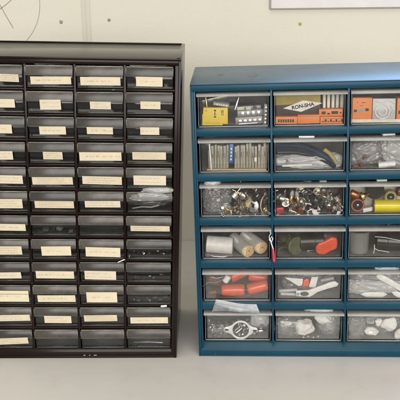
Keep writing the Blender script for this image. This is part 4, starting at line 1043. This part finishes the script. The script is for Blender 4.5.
for (r, k, cnt, lab) in ((8, 3, 9, "tiny clear bead in the right-hand drawer of row eight"), (9, 3, 8, "tiny clear bead in the right-hand drawer of row nine"), (2, 1, 4, "tiny part in the second drawer of row two"), (3, 1, 4, "tiny part in the second drawer of row three"), (3, 3, 4, "tiny part in the right-hand drawer of row three")):
    for i in range(cnt):
        m = MB(); m.lathe((0, 0, 0), (4, 0, 0), [(0, .6), (.2, 1.5), (.8, 1.5), (1, .6)], 10)
        single(m, "bead", (STEEL, GREYP, BRASS, DULL)[i % 4], lab, "bead", (r, k, 4 + i * 46 / cnt + random.uniform(-2, 2), 5.5 + random.uniform(0, 6), -23 + random.uniform(0, 5)), (0, random.uniform(0, 180), random.uniform(0, 90)), "beads in row %d" % r, bevel=0, P=PL)
m = crumple(26, 9, 9, 61.5, 0.16, 2.2); single(m, "parts_bag", FILM_WHITE, "milky bag bulging out of the unlabelled right-hand drawer of row six", "bag", (6, 3, 28, 14, -20), bevel=0, angle=180, P=PL)
m = crumple(22, 2.0, 4.6, 67.5, 0.2, 2.4, 4); single(m, "film_wad", FILM_GREY2, "milky film folded down over the front lip of the row six right-hand drawer", "film wad", (6, 3, 30, -3.4, -10.0), bevel=0, angle=180, P=PL)
m = crumple(17, 4.5, 3.0, 63.5, 0.3, 3, 4); single(m, "tissue_wad", FILM_WHITE, "white film poking over the right-hand drawer of row six", "tissue", (6, 3, 38, 3.5, -1.0), bevel=0, angle=180, P=PL)
m = MB(); m.tube([(0, 0, 0), (12, 0, 2), (24, 0, 1.5), (34, 0, 4)], 1.1); single(m, "white_lead", WHITE, "white lead at the bottom of the row six bag drawer", "wire lead", (6, 3, 6, 6, -22.5), bevel=0, P=PL)
m = MB(); m.box(0, 44, 0, 12, 0, 6); single(m, "black_bar", BLACK, "black bar lying in the unlabelled third drawer of row seven", "bar", (7, 2, 6, 7, -24), bevel=.6, P=PL)
m = MB(); m.prism([(0, 0), (14, 0), (20, -4), (21, -9), (12, -10), (10, -5), (0, -4)], 0, 4); single(m, "foam_scrap", FLUFF, "whitish foam scrap in the unlabelled second drawer of the bottom row", "foam scrap", (12, 1, 18, 5.5, -6), bevel=1, P=PL)
m = MB(); m.box(0, 8, 0, 4, 0, 2.4); single(m, "white_chip", WHITE, "small white scrap on top of the right-hand drawer of row eleven", "scrap", (11, 3, 44, 0.5, 0.3), (0, -4, 0), bevel=.7, P=PL)
m = MB(); m.cyl((0, 0, 0), (9, 0, 4), .6, .8, n=7); single(m, "white_stick", WHITE, "white sliver sticking out between the third and fourth drawers of row nine", "stick", (9, 2, 49, -1.0, 0.5), bevel=.2, P=PL)
m = MB(); m.tube([(0, 0, 0), (6, 0, 3), (12, 0, 2), (15, 0, 7), (13, 0, 8)], .5); single(m, "bare_wire", STEEL, "thin bent wire in the right-hand drawer of row nine", "wire", (9, 3, 5, 6, -16), bevel=0, P=PL)
m = MB(); m.tube([(0, 0, 0), (20, 0, 1), (38, 0, 0)], .8); single(m, "bare_wire", STEEL, "straight bright wire in the bottom right drawer of the dark cabinet", "wire", (12, 3, 8, 5, -20), bevel=0, P=PL)
for k, (x, w) in ((1, (10, 42)), (3, (4, 44))):
    m = MB(); m.box(0, w, 0, 6, 0, 1.2); single(m, "paper_slip", CREAM, "pale strip painted as a highlight above the %s drawer of the dark cabinet's top row" % ("second" if k == 1 else "last"), "paper slip", (1, k, x, 5, 0.3), (0, .4, 0), bevel=.2, P=PL)  # thin cream strips imitate the highlights along these drawers' top edges
